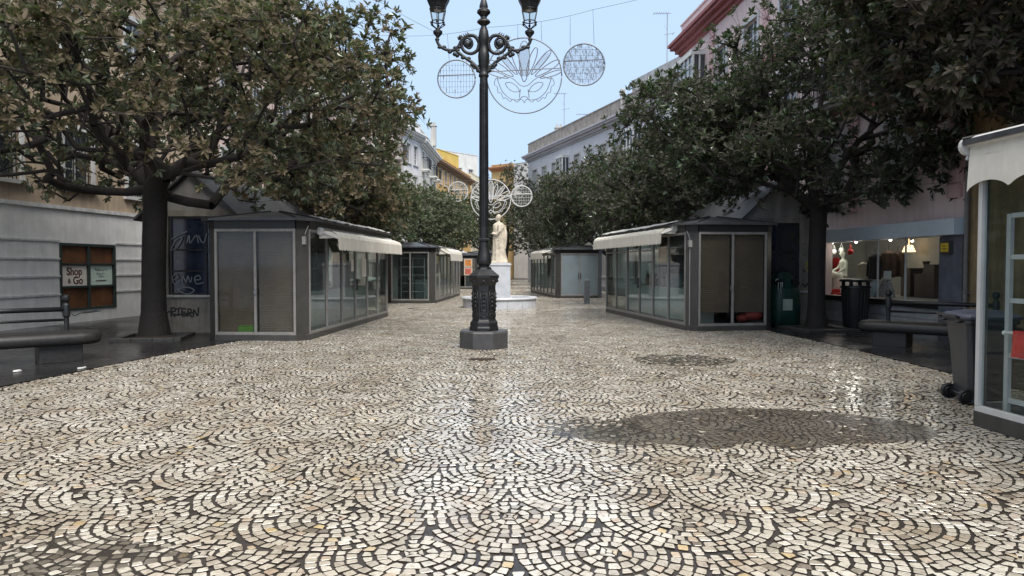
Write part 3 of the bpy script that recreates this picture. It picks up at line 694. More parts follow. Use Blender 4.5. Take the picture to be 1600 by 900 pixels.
# relief panels on pedestal faces
m = MB()
for k in range(8):
    a = k*PI/4; c, s = math.cos(a), math.sin(a); ap = .24*math.cos(PI/8)
    def P(u, z, o): return (c*(ap+o)-s*u, s*(ap+o)+c*u, z)
    for (z0_, z1_) in ((.60,.68),(.72,1.12)):
        for u0, u1, za, zb in ((-.065,.065,z0_,z0_+.012),(-.065,.065,z1_-.012,z1_),(-.065,-.053,z0_,z1_),(.053,.065,z0_,z1_)):
            m.add([P(u0,za,-.002),P(u1,za,-.002),P(u1,zb,-.002),P(u0,zb,-.002),P(u0,za,.009),P(u1,za,.009),P(u1,zb,.009),P(u0,zb,.009)], [(0,3,2,1),(4,5,6,7),(0,1,5,4),(1,2,6,5),(2,3,7,6),(3,0,4,7)])
    for z in (.82,.9,.98,1.05): 
        m.sphere(P(0,z,.003), .026-.005*abs(z-.93)*10*.3, 6, (1,1,1.2)); 
        for u in (-.032,.032): m.sphere(P(u,z-.02,.002), .014, 5)
    m.sphere(P(0,1.3,.03), .035, 6, (1,1,.8))
m.build('relief', IRON, lamp, smooth=True)
m = MB(); m.lathe([(.13,1.555),(.135,1.57),(.10,1.585),(.10,1.60),(.13,1.62),(.145,1.66),(.145,1.72),(.125,1.80),(.105,1.9),(.095,2.02),(.09,2.07),(.118,2.08),(.12,2.11),(.092,2.13),(.09,2.2),
   (.088,2.3),(.078,5.1),(.076,5.22),(.095,5.24),(.10,5.27),(.085,5.30),(.075,5.34),(.085,5.42),(.105,5.52),(.112,5.63),(.10,5.72),(.08,5.78),(.08,5.84),(.10,5.90),(.105,6.0),(.085,6.12),(.05,6.2),(.055,6.22),(.10,6.25),(.13,6.28),(.12,6.31),(.065,6.35),(.06,6.38),(.09,6.42),(.13,6.46),(.125,6.50),(.08,6.54),(.085,6.58),(.065,6.66),(.04,6.73),(.055,6.76),(.055,6.79),(.03,6.82),(.05,6.9),(.06,6.96),(.03,7.05),(.012,7.2),(.001,7.3)], 28)
for k in range(16):  # flutes
    a = 2*PI*k/16; m.tube([(.086*math.cos(a),.086*math.sin(a),2.35),(.077*math.cos(a),.077*math.sin(a),5.1)], .008, 4)
m.build('column', IRON, lamp, smooth='auto')
def arm(sg):
    m = MB(); c = lambda d, y: (sg*d/80.3, 0, zl(y))
    def sp(pts, r0, r1, n=6):
        P = []
        for i in range(len(pts)-1):
            q0, q1, q2, q3 = pts[max(i-1,0)], pts[i], pts[i+1], pts[min(i+2,len(pts)-1)]
            for t in np.linspace(0,1,n,endpoint=False):
                P.append(tuple(.5*((2*q1[k])+(-q0[k]+q2[k])*t+(2*q0[k]-5*q1[k]+4*q2[k]-q3[k])*t*t+(-q0[k]+3*q1[k]-3*q2[k]+q3[k])*t**3) for k in (0,1)))
        P.append(pts[-1]); k = len(P)
        m.tube([c(*p) for p in P], [r0+(r1-r0)*i/(k-1) for i in range(k)], 8); return P
    A = sp([(71,60),(72,68),(67,76),(58,81),(47,82),(39,76),(34,67),(25,60),(15,60),(9,66),(6,74)], .028, .038)
    B = sp([(7,72),(10,82),(19,87),(29,84),(34,76),(32,67),(25,63),(19,67),(18,74),(22,79),(27,77)], .036, .022)
    D = sp([(44,81),(36,88),(28,94),(19,100),(12,107),(5,116)], .028, .036)
    E = sp([(3,100),(8,106),(14,110),(18,106)], .024, .018)
    m.sphere(c(25.5,72.5), .078, 8, (1,.7,1))
    for P in (A[6:40:5], D[3::6]):
        for i, p in enumerate(P):
            m.sphere((c(*p)[0], 0, c(*p)[2]+.03*(-1)**i), .036, 5, (1.3,.9,1))
    for p in ((9,113),(18,104),(41,90),(36,62),(45,88)): m.sphere(c(*p), .042, 6, (1,.8,1))
    for q in range(6): m.tube([c(38-q*3,66-q*1.6), (c(41-q*3,0)[0], 0, zl(61-q*1.5))], [.02,.004], 5)
    o = m.build('arm', IRON, lamp, smooth=True)
    # lantern
    L = MB(); cx = sg*71/80.3
    L.lathe([(.03,zl(62)),(.05,zl(60)),(.09,zl(56)),(.09,zl(53)),(.04,zl(50)),(.035,zl(48)),(.001,zl(48))], 16, (cx,0,0))
    L.build('lantern_cup', IRON, lamp, smooth='auto')
    f = MB(); n = 6
    zb, zt = zl(38), zl(20); rb, rt = .115, .165
    for k in range(n):
        a = 2*PI*k/n+PI/6; ca, sa = math.cos(a), math.sin(a)
        f.tube([(cx+ca*.03,sa*.03,zl(49)),(cx+ca*.08,sa*.08,zl(46)),(cx+ca*(rb+.03),sa*(rb+.03),zl(42)),(cx+ca*rb,sa*rb,zb),(cx+ca*rt,sa*rt,zt)], .010, 5)
        f.sphere((cx+ca*(rb+.02),sa*(rb+.02),zl(41)), .026, 5)
        a2 = a+2*PI/n
        for r_, z_ in ((rb,zb),(rt,zt)): f.tube([(cx+ca*r_,sa*r_,z_),(cx+math.cos(a2)*r_,math.sin(a2)*r_,z_)], .011, 5)
    f.build('lantern_frame', IRON, lamp, smooth=True)
    g = MB(); g.rings([[(cx+math.cos(2*PI*k/n+PI/6)*r_, math.sin(2*PI*k/n+PI/6)*r_, z_) for k in range(n)] for r_, z_ in ((rb-.005,zb),(rt-.005,zt))], False)
    g.build('lantern_glass', CLEAR, lamp)
    h = MB(); h.lathe([(.001,zt-.01),(.11,zt-.01),(.155,zt+.0),(.17,zt+.03),(.19,zt+.09),(.24,zl(5)),(.255,zl(2)),(.25,zl(0)),(.20,zl(-4)),(.15,zl(-12)),(.06,zl(-17)),(.05,zl(-22)),(.03,zl(-25)),(.001,zl(-29))], 6, (cx,0,0), rot=PI/6)
    hh = h.build('lantern_hood', IRON, lamp, bevel=.006)
    d = MB(); d.lathe([(.001,zt-.03),(.07,zt-.03),(.085,zt-.012),(.001,zt-.012)], 16, (cx,0,0)); d.build('lamp_lens', mat('frosted lens', (.5,.5,.5), .3), hh, smooth=True)
arm(-1); arm(1)

# drain grate
m = MB(); m.box(-.21,.21,-.09,.09,-.02,.012)
for i in range(13): m.box(-.195+i*.031, -.180+i*.031, -.08, .08, .012, .022)
m.box(-.215,.215,-.095,-.083,.0,.024); m.box(-.215,.215,.083,.095,.0,.024); m.box(-.215,-.2,-.083,.083,.0,.024); m.box(.2,.215,-.083,.083,.0,.024)
o = m.build('drain_grate', mat('rusty iron', (.05,.03,.022), .6, .4, 20)); o.location = (-.5,12.1,0); tag(o, 'small rusty drain grate set in the cobbles in front of the lamp', 'drain grate')

# ------------------------------------------------------------------ fountain and statue
fx, fy = G(779,484)[0], G(779,484)[1]+1.42
fo = empty('fountain', (fx,fy,0), 0, 'low round white marble fountain basin with a tall square pedestal', 'fountain')
m = MB(); m.lathe([(1.40,0),(1.40,.30),(1.38,.32),(1.45,.34),(1.46,.37),(1.44,.41),(1.18,.41),(1.15,.36),(1.15,.16),(.001,.16)], 40); m.build('basin', MARBLE, fo, smooth='auto')
for k in range(14):
    a = 2*PI*k/14; 
m = MB()
for k in range(14):
    a = 2*PI*k/14; m.add([(1.402*math.cos(a-.003),1.402*math.sin(a-.003),.01),(1.402*math.cos(a+.003),1.402*math.sin(a+.003),.01),(1.402*math.cos(a+.003),1.402*math.sin(a+.003),.30),(1.402*math.cos(a-.003),1.402*math.sin(a-.003),.30)], [(0,1,2,3)])
m.build('joint_line', GRANITE, fo, recalc=False)
m = MB(); m.lathe([(.001,.30),(1.14,.30)], 40); 
m = MB(); m.add([(1.148*math.cos(2*PI*k/40),1.148*math.sin(2*PI*k/40),.29) for k in range(40)], [tuple(range(40))])
m.build('basin_water', mat('basin water', (.10,.13,.14), .05, .1, 2, .1, 8, 0, 0, 0, .8, .03), fo, recalc=False)
m = MB(); m.box(-.47,.47,-.47,.47,.16,.40); m.box(-.43,.43,-.43,.43,.40,1.60); m.box(-.46,.46,-.46,.46,1.60,1.66); m.box(-.44,.44,-.44,.44,1.66,1.70); m.build('pedestal', MARBLE, fo, bevel=.015)
# robed statue: draped body, head, arms merged into one surface
def statue():
    s = MB(); n = 48; rings = []
    prof = [(0,.34,.27),(.05,.33,.26),(.25,.29,.235),(.5,.26,.22),(.75,.25,.215),(.95,.245,.21),(1.1,.235,.20),(1.25,.235,.195),(1.38,.25,.18),(1.46,.24,.155),(1.52,.17,.125),(1.56,.09,.09)]
    for z, rx, ry in prof:
        f = .035*max(0,1-z/1.35)**.6
        rings.append([(-.0-.03*math.sin(z*1.6)+rx*(1+f*4*math.sin(9*a+z*1.2)*.55+f*2*math.sin(17*a-z*2)*.5)*math.cos(a), ry*(1+f*4*math.sin(9*a+z*1.2)*.55)*math.sin(a), z) for a in [2*PI*i/n for i in range(n)]])
    s.rings(rings)
    s.tube([(-.02,0,1.5),(-.03,-.01,1.62)], [.075,.065], 12)
    s.sphere((-.045,-.02,1.73), .105, 12, (1.0,.88,1.22))           # head
    s.sphere((-.15,-.03,1.715), .028, 6, (1.1,.7,1.2)); s.sphere((-.12,-.03,1.655), .05, 6, (.9,.8,1)) # nose, beard/chin
    s.sphere((-.02,-.02,1.77), .108, 10, (1.0,.9,1.0))              # hair
    s.sphere((-.035,-.115,1.72), .022, 5, (1,.6,1.4)); s.sphere((-.035,.075,1.72), .022, 5, (1,.6,1.4))
    # arms: left bent across the chest, right hanging with a scroll
    s.tube([(.02,-.2,1.44),(.02,-.27,1.2),(-.10,-.25,1.06),(-.24,-.14,1.1)], [.085,.075,.055,.038], 12)
    s.sphere((-.27,-.12,1.11), .045, 8, (1.3,.8,1))
    for k in range(4): s.tube([(-.29,-.145+k*.018,1.12),(-.34,-.14+k*.018,1.10)], [.011,.008], 5)
    s.tube([(.03,.2,1.44),(.05,.27,1.18),(-.06,.26,.98),(-.12,.22,.9)], [.085,.07,.05,.04], 12); s.sphere((-.13,.21,.87), .045, 8, (1,.8,1.3))
    # big diagonal folds of the cloak
    for k in range(7):
        t = k/6; s.tube([(.22-.03*k,-.17,1.42-.06*k),(.02,-.225,1.18-.1*k),(-.2+.01*k,-.16,1.02-.09*k),(-.22,.0,.98-.09*k)], [.022,.03,.026,.014], 7)
    s.tube([(.2,.05,1.45),(.27,.0,1.15),(.27,-.03,.85),(.25,-.02,.5)], [.05,.07,.06,.03], 10)
    s.box(-.34,.34,-.28,.28,-.06,.02)
    o = s.build('statue', STATUE, None); remesh(o, .016, 2)
    o.scale = (.9,.9,.96); o.location = (fx, fy, 1.75); tag(o, 'pale stone statue of a bearded man in a long draped robe standing on the pedestal', 'statue'); return o
statue()

# ------------------------------------------------------------------ street furniture
def bench(label, end, ang, mir):
    root = empty('bench', (end[0],end[1],0), ang, label, 'bench', 'rounded stone benches with iron rails')
    m = MB(); n = 10; Ls = 2.7; r = .30; pts = []
    for i in range(n+1): a = PI/2+PI*i/n; pts.append((r+r*math.cos(a), r*math.sin(a)))
    for i in range(n+1): a = -PI/2+PI*i/n; pts.append((Ls-r+r*math.cos(a), r*math.sin(a)))
    def ring(off, z): 
        o = []
        for x, y in pts:
            c = (r, 0) if x <= r else (Ls-r, 0); cx = min(max(x, r), Ls-r); v = Vector((x-cx, y)); v = v.normalized()*(v.length+off); o.append((cx+v.x, v.y, z))
        return o
    m.rings([ring(o_, z) for o_, z in ((-.08,.29),(-.02,.295),(.02,.325),(.04,.37),(.04,.42),(.02,.465),(-.02,.495),(-.09,.505))])
    m.build('seat', BENCH, root, smooth='auto')
    for xa in (.28, 1.75):
        b = MB(); b.box(xa,xa+.62,-.22,.22,0,.316); b.build('base', BENCH, root, bevel=.02)
    for xa in (.42, 2.25):
        p = MB(); p.lathe([(.045,0),(.045,.05),(.04,.06),(.04,.72),(.058,.74),(.058,.92),(.05,.95),(.03,.965),(.03,.98),(.055,1.0),(.068,1.045),(.055,1.09),(.02,1.11),(.001,1.11)], 14, (xa,.30*mir,0)); p.build('rail_post', IRON, root, smooth='auto')
    for z, rr in ((.86,.042),(.68,.024)):
        t = MB(); t.tube([(.42,.30*mir,z),(2.25,.30*mir,z)], rr, 10); t.build('rail', IRON, root, smooth=True)
    return root
bench('dark stone bench with an iron back rail, at the left edge near the stone building', (-7.08,12.25), R(180+42), -1)
bench('dark stone bench with an iron back rail, between the litter bin and the wheeled bin', (7.1,14.55), R(-44), 1)

# litter bin
x, y = G(1346,515); bx = empty('litter_bin', (x,y+.3,0), 0, 'round black litter bin with a hooded rim standing before the shop window', 'litter bin')
m = MB(); m.lathe([(.001,.0),(.26,.0),(.27,.03),(.33,1.0),(.335,1.03),(.36,1.04),(.36,1.08),(.31,1.09),(.001,1.09)], 28); m.build('body', BLACKPL, bx, smooth='auto')
m = MB()
for k in range(24): a = 2*PI*k/24; m.tube([(.275*math.cos(a),.275*math.sin(a),.05),(.331*math.cos(a),.331*math.sin(a),.98)], .010, 4)
m.build('rib', BLACKPL, bx)
m = MB()
for k in range(4): a = PI/4+PI/2*k; m.box(.3*math.cos(a)-.035,.3*math.cos(a)+.035,.3*math.sin(a)-.03,.3*math.sin(a)+.03,1.09,1.19)
m.lathe([(.22,1.19),(.37,1.19),(.385,1.22),(.36,1.25),(.24,1.27),(.20,1.23),(.22,1.19)], 28); m.build('rim', BLACKPL, bx, smooth='auto')
# green bottle bank
x, y = G(1231,510); gb = empty('bottle_bank', (x,y+.42,0), R(4), 'dark green dome-topped bottle bank with a white label, beside the brown-blinded kiosk', 'bottle bank')
GRN = mat('dark green plastic', (.012,.052,.038), .45, .25, 4, .05, 20, 0, 0, .4)
m = MB()
def rsq(r, z, p=3.2, n=36): 
    o = []
    for i in range(n):
        a = 2*PI*i/n; c, s_ = math.cos(a), math.sin(a); k = (abs(c)**p+abs(s_)**p)**(-1/p); o.append((r*k*c, r*k*s_, z))
    return o
m.rings([rsq(r_, z_) for r_, z_ in ((.40,.03),(.42,.06),(.43,.5),(.41,.9),(.385,1.0),(.40,1.03),(.37,1.10),(.30,1.22),(.24,1.32),(.20,1.40),(.12,1.44),(.001,1.45))]); m.build('body', GRN, gb, smooth='auto')
m = MB(); m.box(-.16,.10,-.436,-.43,.42,.72); m.build('label', mat('faded label', (.42,.48,.40), .6, .1), gb)
for xx in (-.2,.2):
    m = MB(); m.lathe([(.001,-.05),(.10,-.05),(.115,-.02),(.115,.03),(.001,.03)], 16); 
    for i in range(len(m.v)): q = m.v[i]; m.v[i] = (xx+q[0], -.35+q[2], 1.14+q[1])
    m.build('bottle_hole', BLACKPL, gb, smooth='auto')
m = MB(); m.sphere((-.23,-.30,1.20), .07, 7, (1.3,.5,.8))
for dx, l in ((-.05,.22),(.02,.3),(.06,.15)): m.tube([(-.23+dx,-.395,1.16),(-.23+dx,-.415,1.16-l)], [.014,.004], 5)
m.build('paint_drip', mat('white drips', (.6,.65,.62), .6), gb, smooth=True)
m = MB(); m.tube([(-.07,0,1.43),(-.07,0,1.52),(0,0,1.56),(.07,0,1.52),(.07,0,1.43)], .014, 6); m.build('lifting_ring', IRON, gb, smooth=True)
for xx in (-.25,.25):
    m = MB(); m.box(xx-.07,xx+.07,-.3,.3,0,.035); m.build('foot', BLACKPL, gb)
# wheeled bin
wx, wy = 5.47, 8.35
wb = empty('wheeled_bin', (wx,wy,0), R(-8), 'dark grey wheeled rubbish bin with a closed blue grey lid, behind the near right kiosk', 'wheeled bin')
GB = mat('grey bin plastic', (.035,.038,.044), .42, .15, 5, .04, 60)
m = MB(); rr = lambda x0,x1,y0,y1,z: [(x0+.04,y0,z),(x1-.04,y0,z),(x1,y0+.04,z),(x1,y1-.04,z),(x1-.04,y1,z),(x0+.04,y1,z),(x0,y1-.04,z),(x0,y0+.04,z)]
m.rings([rr(-.20,.21,-.21,.21,.06), rr(-.235,.235,-.25,.25,.62), rr(-.27,.27,-.285,.285,.93), rr(-.29,.29,-.31,.31,.935), rr(-.29,.29,-.31,.31,.985)])
m.build('body', GB, wb, bevel=.008)
m = MB(); m.rings([rr(-.30,.30,-.335,.32,.987), rr(-.305,.305,-.34,.325,1.02), rr(-.27,.27,-.30,.29,1.05), rr(-.12,.16,-.15,.14,1.085)]); m.build('lid', mat('blue grey lid', (.075,.085,.12), .4, .15, 5), wb, bevel=.01)
m = MB(); m.tube([(-.33,-.22,1.0),(-.38,-.22,1.03),(-.38,.22,1.03),(-.33,.22,1.0)], .018, 6); m.tube([(-.29,-.2,.96),(-.37,-.2,.95)],.016,5); m.tube([(-.29,.2,.96),(-.37,.2,.95)],.016,5); m.build('handle', GB, wb, smooth=True)
for yy in (-.215,.215):
    m = MB(); m.lathe([(.001,-.03),(.05,-.03),(.06,-.02),(.08,-.03),(.093,-.02),(.093,.02),(.08,.03),(.065,.02),(.055,.03),(.001,.03)], 20)
    for i in range(len(m.v)): q = m.v[i]; m.v[i] = (-.235+q[0], yy+q[2], .095+q[1])
    m.build('wheel', BLACKPL, wb, smooth='auto')
m = MB(); m.tube([(-.235,-.25,.107),(-.235,.25,.107)], .014, 6); m.box(-.235,-.15,-.2,.2,.07,.15); m.build('axle', BLACKPL, wb)
# bollard
x, y = G(917,475); m = MB(); m.rings([[(sx*r_, sy*r_*.7, z_) for sx, sy in ((-1,-1),(1,-1),(1,1),(-1,1))] for r_, z_ in ((.12,0),(.12,.95),(.10,1.0),(.05,1.02))])
o = m.build('bollard', mat('bollard grey', (.16,.17,.18), .5, .2, 6), bevel=.01); o.location = (x,y,0); tag(o, 'square grey bollard standing before the blue-filmed kiosk', 'bollard')
# tree pits
def pit(x, y, r, lb):
    root = empty('tree_pit', (x,y,0), .2, lb, 'tree pit', 'raised stone tree pits'); m = MB()
    for k in range(4):
        a = k*PI/2; c, s_ = math.cos(a), math.sin(a)
        for j in range(3):
            u0, u1 = -r-.07+(2*r)*j/3+.004, -r-.07+(2*r)*(j+1)/3-.004
            P = [(u0,-r-.07),(u1,-r-.07),(u1,-r+.07),(u0,-r+.07)]; m.prism([(c*a_-s_*b_, s_*a_+c*b_) for a_, b_ in P], .0, .085)
    m.build('kerb', mat('pit kerb', (.045,.043,.041), .5, .25, 8, .15, 30), root, bevel=.01)
    m = MB(); m.lathe([(r-.06,.03),(.3,.06),(.001,.07)], 16); e = m.build('soil', mat('soil', (.035,.028,.022), .95, .4, 30, 1., 30), root, recalc=False)
# litter on the ground
r = random.Random(12); wht = mat('litter white', (.6,.6,.58), .7, .1)
def scrap(name, label, x, y, sx, sy, m_, cat='litter', g='scraps of litter on the ground'):
    m = MB(); k = 7; base = [(sx*math.cos(2*PI*i/k)*r.uniform(.6,1), sy*math.sin(2*PI*i/k)*r.uniform(.6,1)) for i in range(k)]
    m.rings([[(a,b,.004) for a,b in base], [(a*.9,b*.9,.014+r.uniform(0,.012)) for a,b in base]])
    o = m.build(name, m_); o.location = (x,y,.018); o.rotation_euler = (0,0,r.uniform(0,3)); tag(o, label, cat, g)
for px, py, lb in ((24,583,'small white scrap on the dark pavement just below the left bench'),(126,578,'white scrap at the dark pavement edge, right of the left bench base'),(188,530,'pale scrap on the pavement near the left tree pit')):
    x, y = G(px,py); scrap('litter', lb, x, y, .09, .05, wht)
x, y = G(816,454); scrap('litter', 'crumpled reddish scrap on the ground beyond the fountain', x, y, .28, .2, mat('red litter', (.35,.12,.08), .7))
x, y = G(729,451); scrap('litter', 'dark flat scrap on the ground left of the fountain, near the poster kiosk', x, y, .35, .2, BLACKC)
for px, py, lb in ((612,483,'dark scrap on the cobbles below the left shelving kiosk'),(1028,470,'x')): 
    if lb != 'x': x, y = G(px,py); scrap('litter', lb, x+.7, y, .15, .1, BLACKC)
# pigeon on the far kiosk roof
def pigeon(x, y, z):
    m = MB(); m.sphere((0,0,.1), .09, 8, (1.5,.8,.85)); m.sphere((-.12,0,.2), .05, 7); m.tube([(-.08,0,.13),(-.115,0,.19)], [.055,.04], 8); m.tube([(.1,0,.1),(.24,0,.06)], [.05,.02], 7); m.tube([(-.16,0,.2),(-.19,0,.19)], [.014,.003], 5)
    for s in (-.03,.03): m.tube([(0,s,.05),(0,s,0)], .008, 5); m.tube([(0,s,.005),(-.05,s,.004)], .006, 4)
    o = m.build('pigeon', mat('pigeon feathers', (.55,.56,.58), .7, .3, 20)); remesh(o, .012, 1); o.location = (x,y,z); o.scale = (1.4,)*3; tag(o, 'pale pigeon perched on the roof edge of the far poster kiosk', 'pigeon')
pigeon(-3.35, 48.3, 2.35)

# ------------------------------------------------------------------ carnival light frames
def spline(p, n=8):
    out = []
    for i in range(len(p)-1):
        for t in np.linspace(0,1,n,endpoint=False):
            q0, q1, q2, q3 = p[max(i-1,0)], p[i], p[i+1], p[min(i+2,len(p)-1)]
            out.append(tuple(.5*((2*q1[k])+(-q0[k]+q2[k])*t+(2*q0[k]-5*q1[k]+4*q2[k]-q3[k])*t*t+(-q0[k]+3*q1[k]-3*q2[k]+q3[k])*t**3) for k in (0,1)))
    out.append(p[-1]); return out
def mask_frame(x, y, z, rad, label, tw=1.):
    root = empty('carnival_light', (x,y,z), 0, label, 'light decoration', 'carnival mask light frames hung over the street')
    s = rad; t = lambda pts, r: [(a*s,0,b*s) for a, b in pts]
    m = MB(); m.tube(t([(math.cos(2*PI*i/60), math.sin(2*PI*i/60)) for i in range(61)], 0), .019*tw, 6); m.build('ring', WIRE, root, smooth=True)
    m = MB(); 
    def both(p, r=.012): 
        for sg in (-1,1): m.tube(t([(sg*a,b) for a,b in spline(p)], 0), r*tw, 5)
    both([(0,-.28),(.12,-.24),(.3,-.08),(.5,-.02),(.66,-.08),(.72,-.06),(.68,-.2),(.58,-.42),(.38,-.60),(.2,-.64),(.1,-.60),(.06,-.56),(0,-.55)])
    both([(.12,-.42),(.2,-.28),(.36,-.18),(.5,-.2),(.42,-.34),(.28,-.42),(.12,-.42)]); both([(.1,-.36),(.12,-.48),(.13,-.58)])
    both([(0,-.72),(.08,-.62),(.2,-.70),(.3,-.62),(.38,-.68),(.5,-.58),(.56,-.6),(.62,-.46),(.7,-.44),(.72,-.3),(.8,-.22),(.76,-.08),(.7,-.04)], .010)
    m.build('mask_outline', WIRE, root, smooth=True)
    def feather(ang, l0, l1, w_, base=(0,-.2)):
        c, s_ = math.sin(ang), math.cos(ang); P = []
        for i in range(25):
            a = 2*PI*i/24; u = (l0+l1)/2-(l1-l0)/2*math.cos(a); v = w_*math.sin(a)*(.6+.4*(u-l0)/(l1-l0)) ; P.append((base[0]+c*u+s_*v, base[1]+s_*u-c*v))
        f = MB(); f.tube(t(P, 0), .015*tw, 5); f.build('feather', WIRE, root, smooth=True); return P
    feather(0, .04, 1.12, .17)
    for sg in (-1,1):
        feather(sg*.33, .2, 1.0, .10); feather(sg*.68, .3, 1.12, .09); feather(sg*1.0, .35, 1.12, .10); feather(sg*1.25, .45, 1.05, .07)
    m = MB(); r_ = random.Random(int(x*7+y))
    for k in range(11):
        u = -.13+.026*k; h = math.sqrt(max(0,1-(u/.17)**2))*.42; m.tube(t([(u,.4-h),(u,.4+h)],0), .005*tw, 4)
    for sg in (-1,1):
        for k in range(4):
            u = -.05+.033*k; c, s_ = math.sin(sg*.68), math.cos(.68); m.tube(t([(c*.45+s_*u,-.2+s_*.45-c*u),(c*1.02+s_*u,-.2+s_*1.02-c*u)],0), .005*tw, 4)
    m.tube(t([(-1,.1),(1,.2)],0), .015*tw, 5)
    m.build('light_net', WIRE, root)
    return root
def round_frame(x, y, z, rad, label, dense, tw=1.):
    root = empty('carnival_light', (x,y,z), 0, label, 'light decoration', 'round light frames hung over the street')
    m = MB(); m.tube([(math.cos(2*PI*i/48)*rad,0,math.sin(2*PI*i/48)*rad) for i in range(49)], .022*tw, 6); m.build('ring', WIRE, root, smooth=True)
    m = MB(); r_ = random.Random(5+int(x*10)); n = dense
    for k in range(1, n):
        u = -1+2*k/n; h = math.sqrt(1-u*u); 
        z0_, z1_ = -h*r_.uniform(.8,1), h*r_.uniform(.85,1); seg = 10
        m.tube([((u+r_.uniform(-.012,.012))*rad,.0,(z0_+(z1_-z0_)*i/seg)*rad) for i in range(seg+1)], .0045*tw, 4)
        for j in range(5 if dense > 20 else 1): zz = r_.uniform(z0_, z1_)*rad; m.tube([(u*rad,.01,zz),(u*rad,.01,zz+r_.uniform(.03,.1)*rad*2)], .011*tw, 4)
    for k in range(1, 7): v = -1+2*k/7; h = math.sqrt(1-v*v); m.tube([(-h*rad,0,v*rad),(h*rad,0,(v+.02)*rad)], .004*tw, 4)
    m.tube([(-rad*.98,0,rad*.17),(rad*.98,0,rad*.25)], .015*tw, 4)
    m.build('light_net', WIRE, root)
    return root
DY = 21.
def at(px, py, Y): return ((px-CX)/F*Y, Y, CH+(HY-py)/F*Y)
mask_frame(*at(819,121,DY), 58*DY/F, 'large wire carnival mask light with feathers hanging just right of the lamp post')
round_frame(*at(911.5,104,DY), 32*DY/F, 'round wire light frame densely hung with lights, right of the near carnival mask', 34)
round_frame(*at(714,126,DY), 29*DY/F, 'round wire light frame with a sparse net, left of the lamp post', 13)
D2 = 41.
WIRE_OLD = WIRE; WIRE = mat('light frame lit pale', (.62,.62,.62), .5, .1)  # paler copy of the wire colour: far frames painted as lit against dark trees
mask_frame(*at(767,312,D2), 31*D2/F, 'smaller farther wire carnival mask light above the statue', 1.6)
round_frame(*at(815,307,D2), 16*D2/F, 'small far round wire light frame right above the statue', 12, 1.6)
round_frame(*at(716,300,D2), 15*D2/F, 'small far round wire light frame left of the farther carnival mask', 10, 1.3)
WIRE = WIRE_OLD
def cable(label, pts, hang=(), r=.006, grp='cables strung over the street'):
    m = MB(); P = [Vector(p) for p in pts]; Q = []
    for a, b in zip(P[:-1], P[1:]): Q += [a.lerp(b, t)-Vector((0,0,.18*4*t*(1-t)*min(1,(b-a).length/12))) for t in np.linspace(0,1,9)[:-1]]
    Q.append(P[-1]); m.tube(Q, r, 5)
    for h in hang: m.tube(h, r*.9, 4)
    o = m.build('cable', CABLE, smooth=True); tag(o, label, 'cable', grp)
A = lambda px, py, Y=DY: at(px, py, Y)
cable('thin cable crossing the street above the near carnival mask, with short hangers', [(-12.2,DY,12.5),A(600,10),A(690,58),A(760,47),A(845,38),A(925,20),(9.3,DY,10.9)],
  [(A(845,38),A(846,68)),(A(890,30),A(890,75)),(A(925,20),A(927,72)),(A(809,42),A(809,66)),(A(700,57),A(703,99))])
cable('second thin cable rising left from the lamp top towards the buildings', [(-12.2,DY+.4,9.2),A(620,60,DY+.4),A(690,58,DY+.4)], r=.005)
cable('far thin cable carrying the farther carnival mask', [(-10,D2,7.6),A(716,284,D2),A(767,279,D2),A(815,290,D2),(9.8,D2,8.6)], r=.008)
# ------------------------------------------------------------------ buildings
WSH = {}
def window_mesh(w_, h, kind):
    key = (round(w_,2), round(h,2), kind)
    if key in WSH: return WSH[key]
    f = MB(); g = MB(); x = None
    fw = .06; f.box(0,w_,.10,.16,0,fw); f.box(0,w_,.10,.16,h-fw,h); f.box(0,fw,.10,.16,fw,h-fw); f.box(w_-fw,w_,.10,.16,fw,h-fw)
    f.box(w_/2-.035,w_/2+.035,.095,.165,fw,h-fw)
    for k in (1,2) if h > 1.4 else (1,): f.box(fw,w_/2-.035,.11,.15,h*k/3-.02,h*k/3+.02); f.box(w_/2+.035,w_-fw,.11,.15,h*k/3-.02,h*k/3+.02)
    # surround
    f.box(-.14,0,-.04,.02,-.0,h+.14); f.box(w_,w_+.14,-.04,.02,0,h+.14); f.box(0,w_,-.04,.02,h,h+.14); f.box(-.2,w_+.2,-.10,.02,-.1,-.002)
    g.add([(0.02,.13,.02),(w_-.02,.13,.02),(w_-.02,.13,h-.02),(.02,.13,h-.02)], [(0,1,2,3)])
    s = MB()
    if kind == 'shutter':
        for a, b in ((fw,w_/2-.04),(w_/2+.04,w_-fw)):
            for k in range(int(h*.93/.07)): z = fw+k*.07; s.box(a, b, .085+.01*(k%2), .098, z, z+.06)
    if kind == 'bars':
        k = int(w_/.11)
        for i in range(1, k): s.box(w_*i/k-.009, w_*i/k+.009, -.02, -.002, 0, h)
        for zz in (.25,.5,.75): s.box(0, w_, -.004, .012, h*zz-.012, h*zz+.012)
    fm = f.mesh('window_frame', FRAMEW); gmesh = g.mesh('window_glass', WGLASS)
    sm = s.mesh('window_grille' if kind == 'bars' else 'shutter', IRON if kind == 'bars' else mat('pale shutter', (.45,.46,.45), .6, .1)) if s.v else None
    WSH[key] = (fm, gmesh, sm); return WSH[key]
BALM = {}
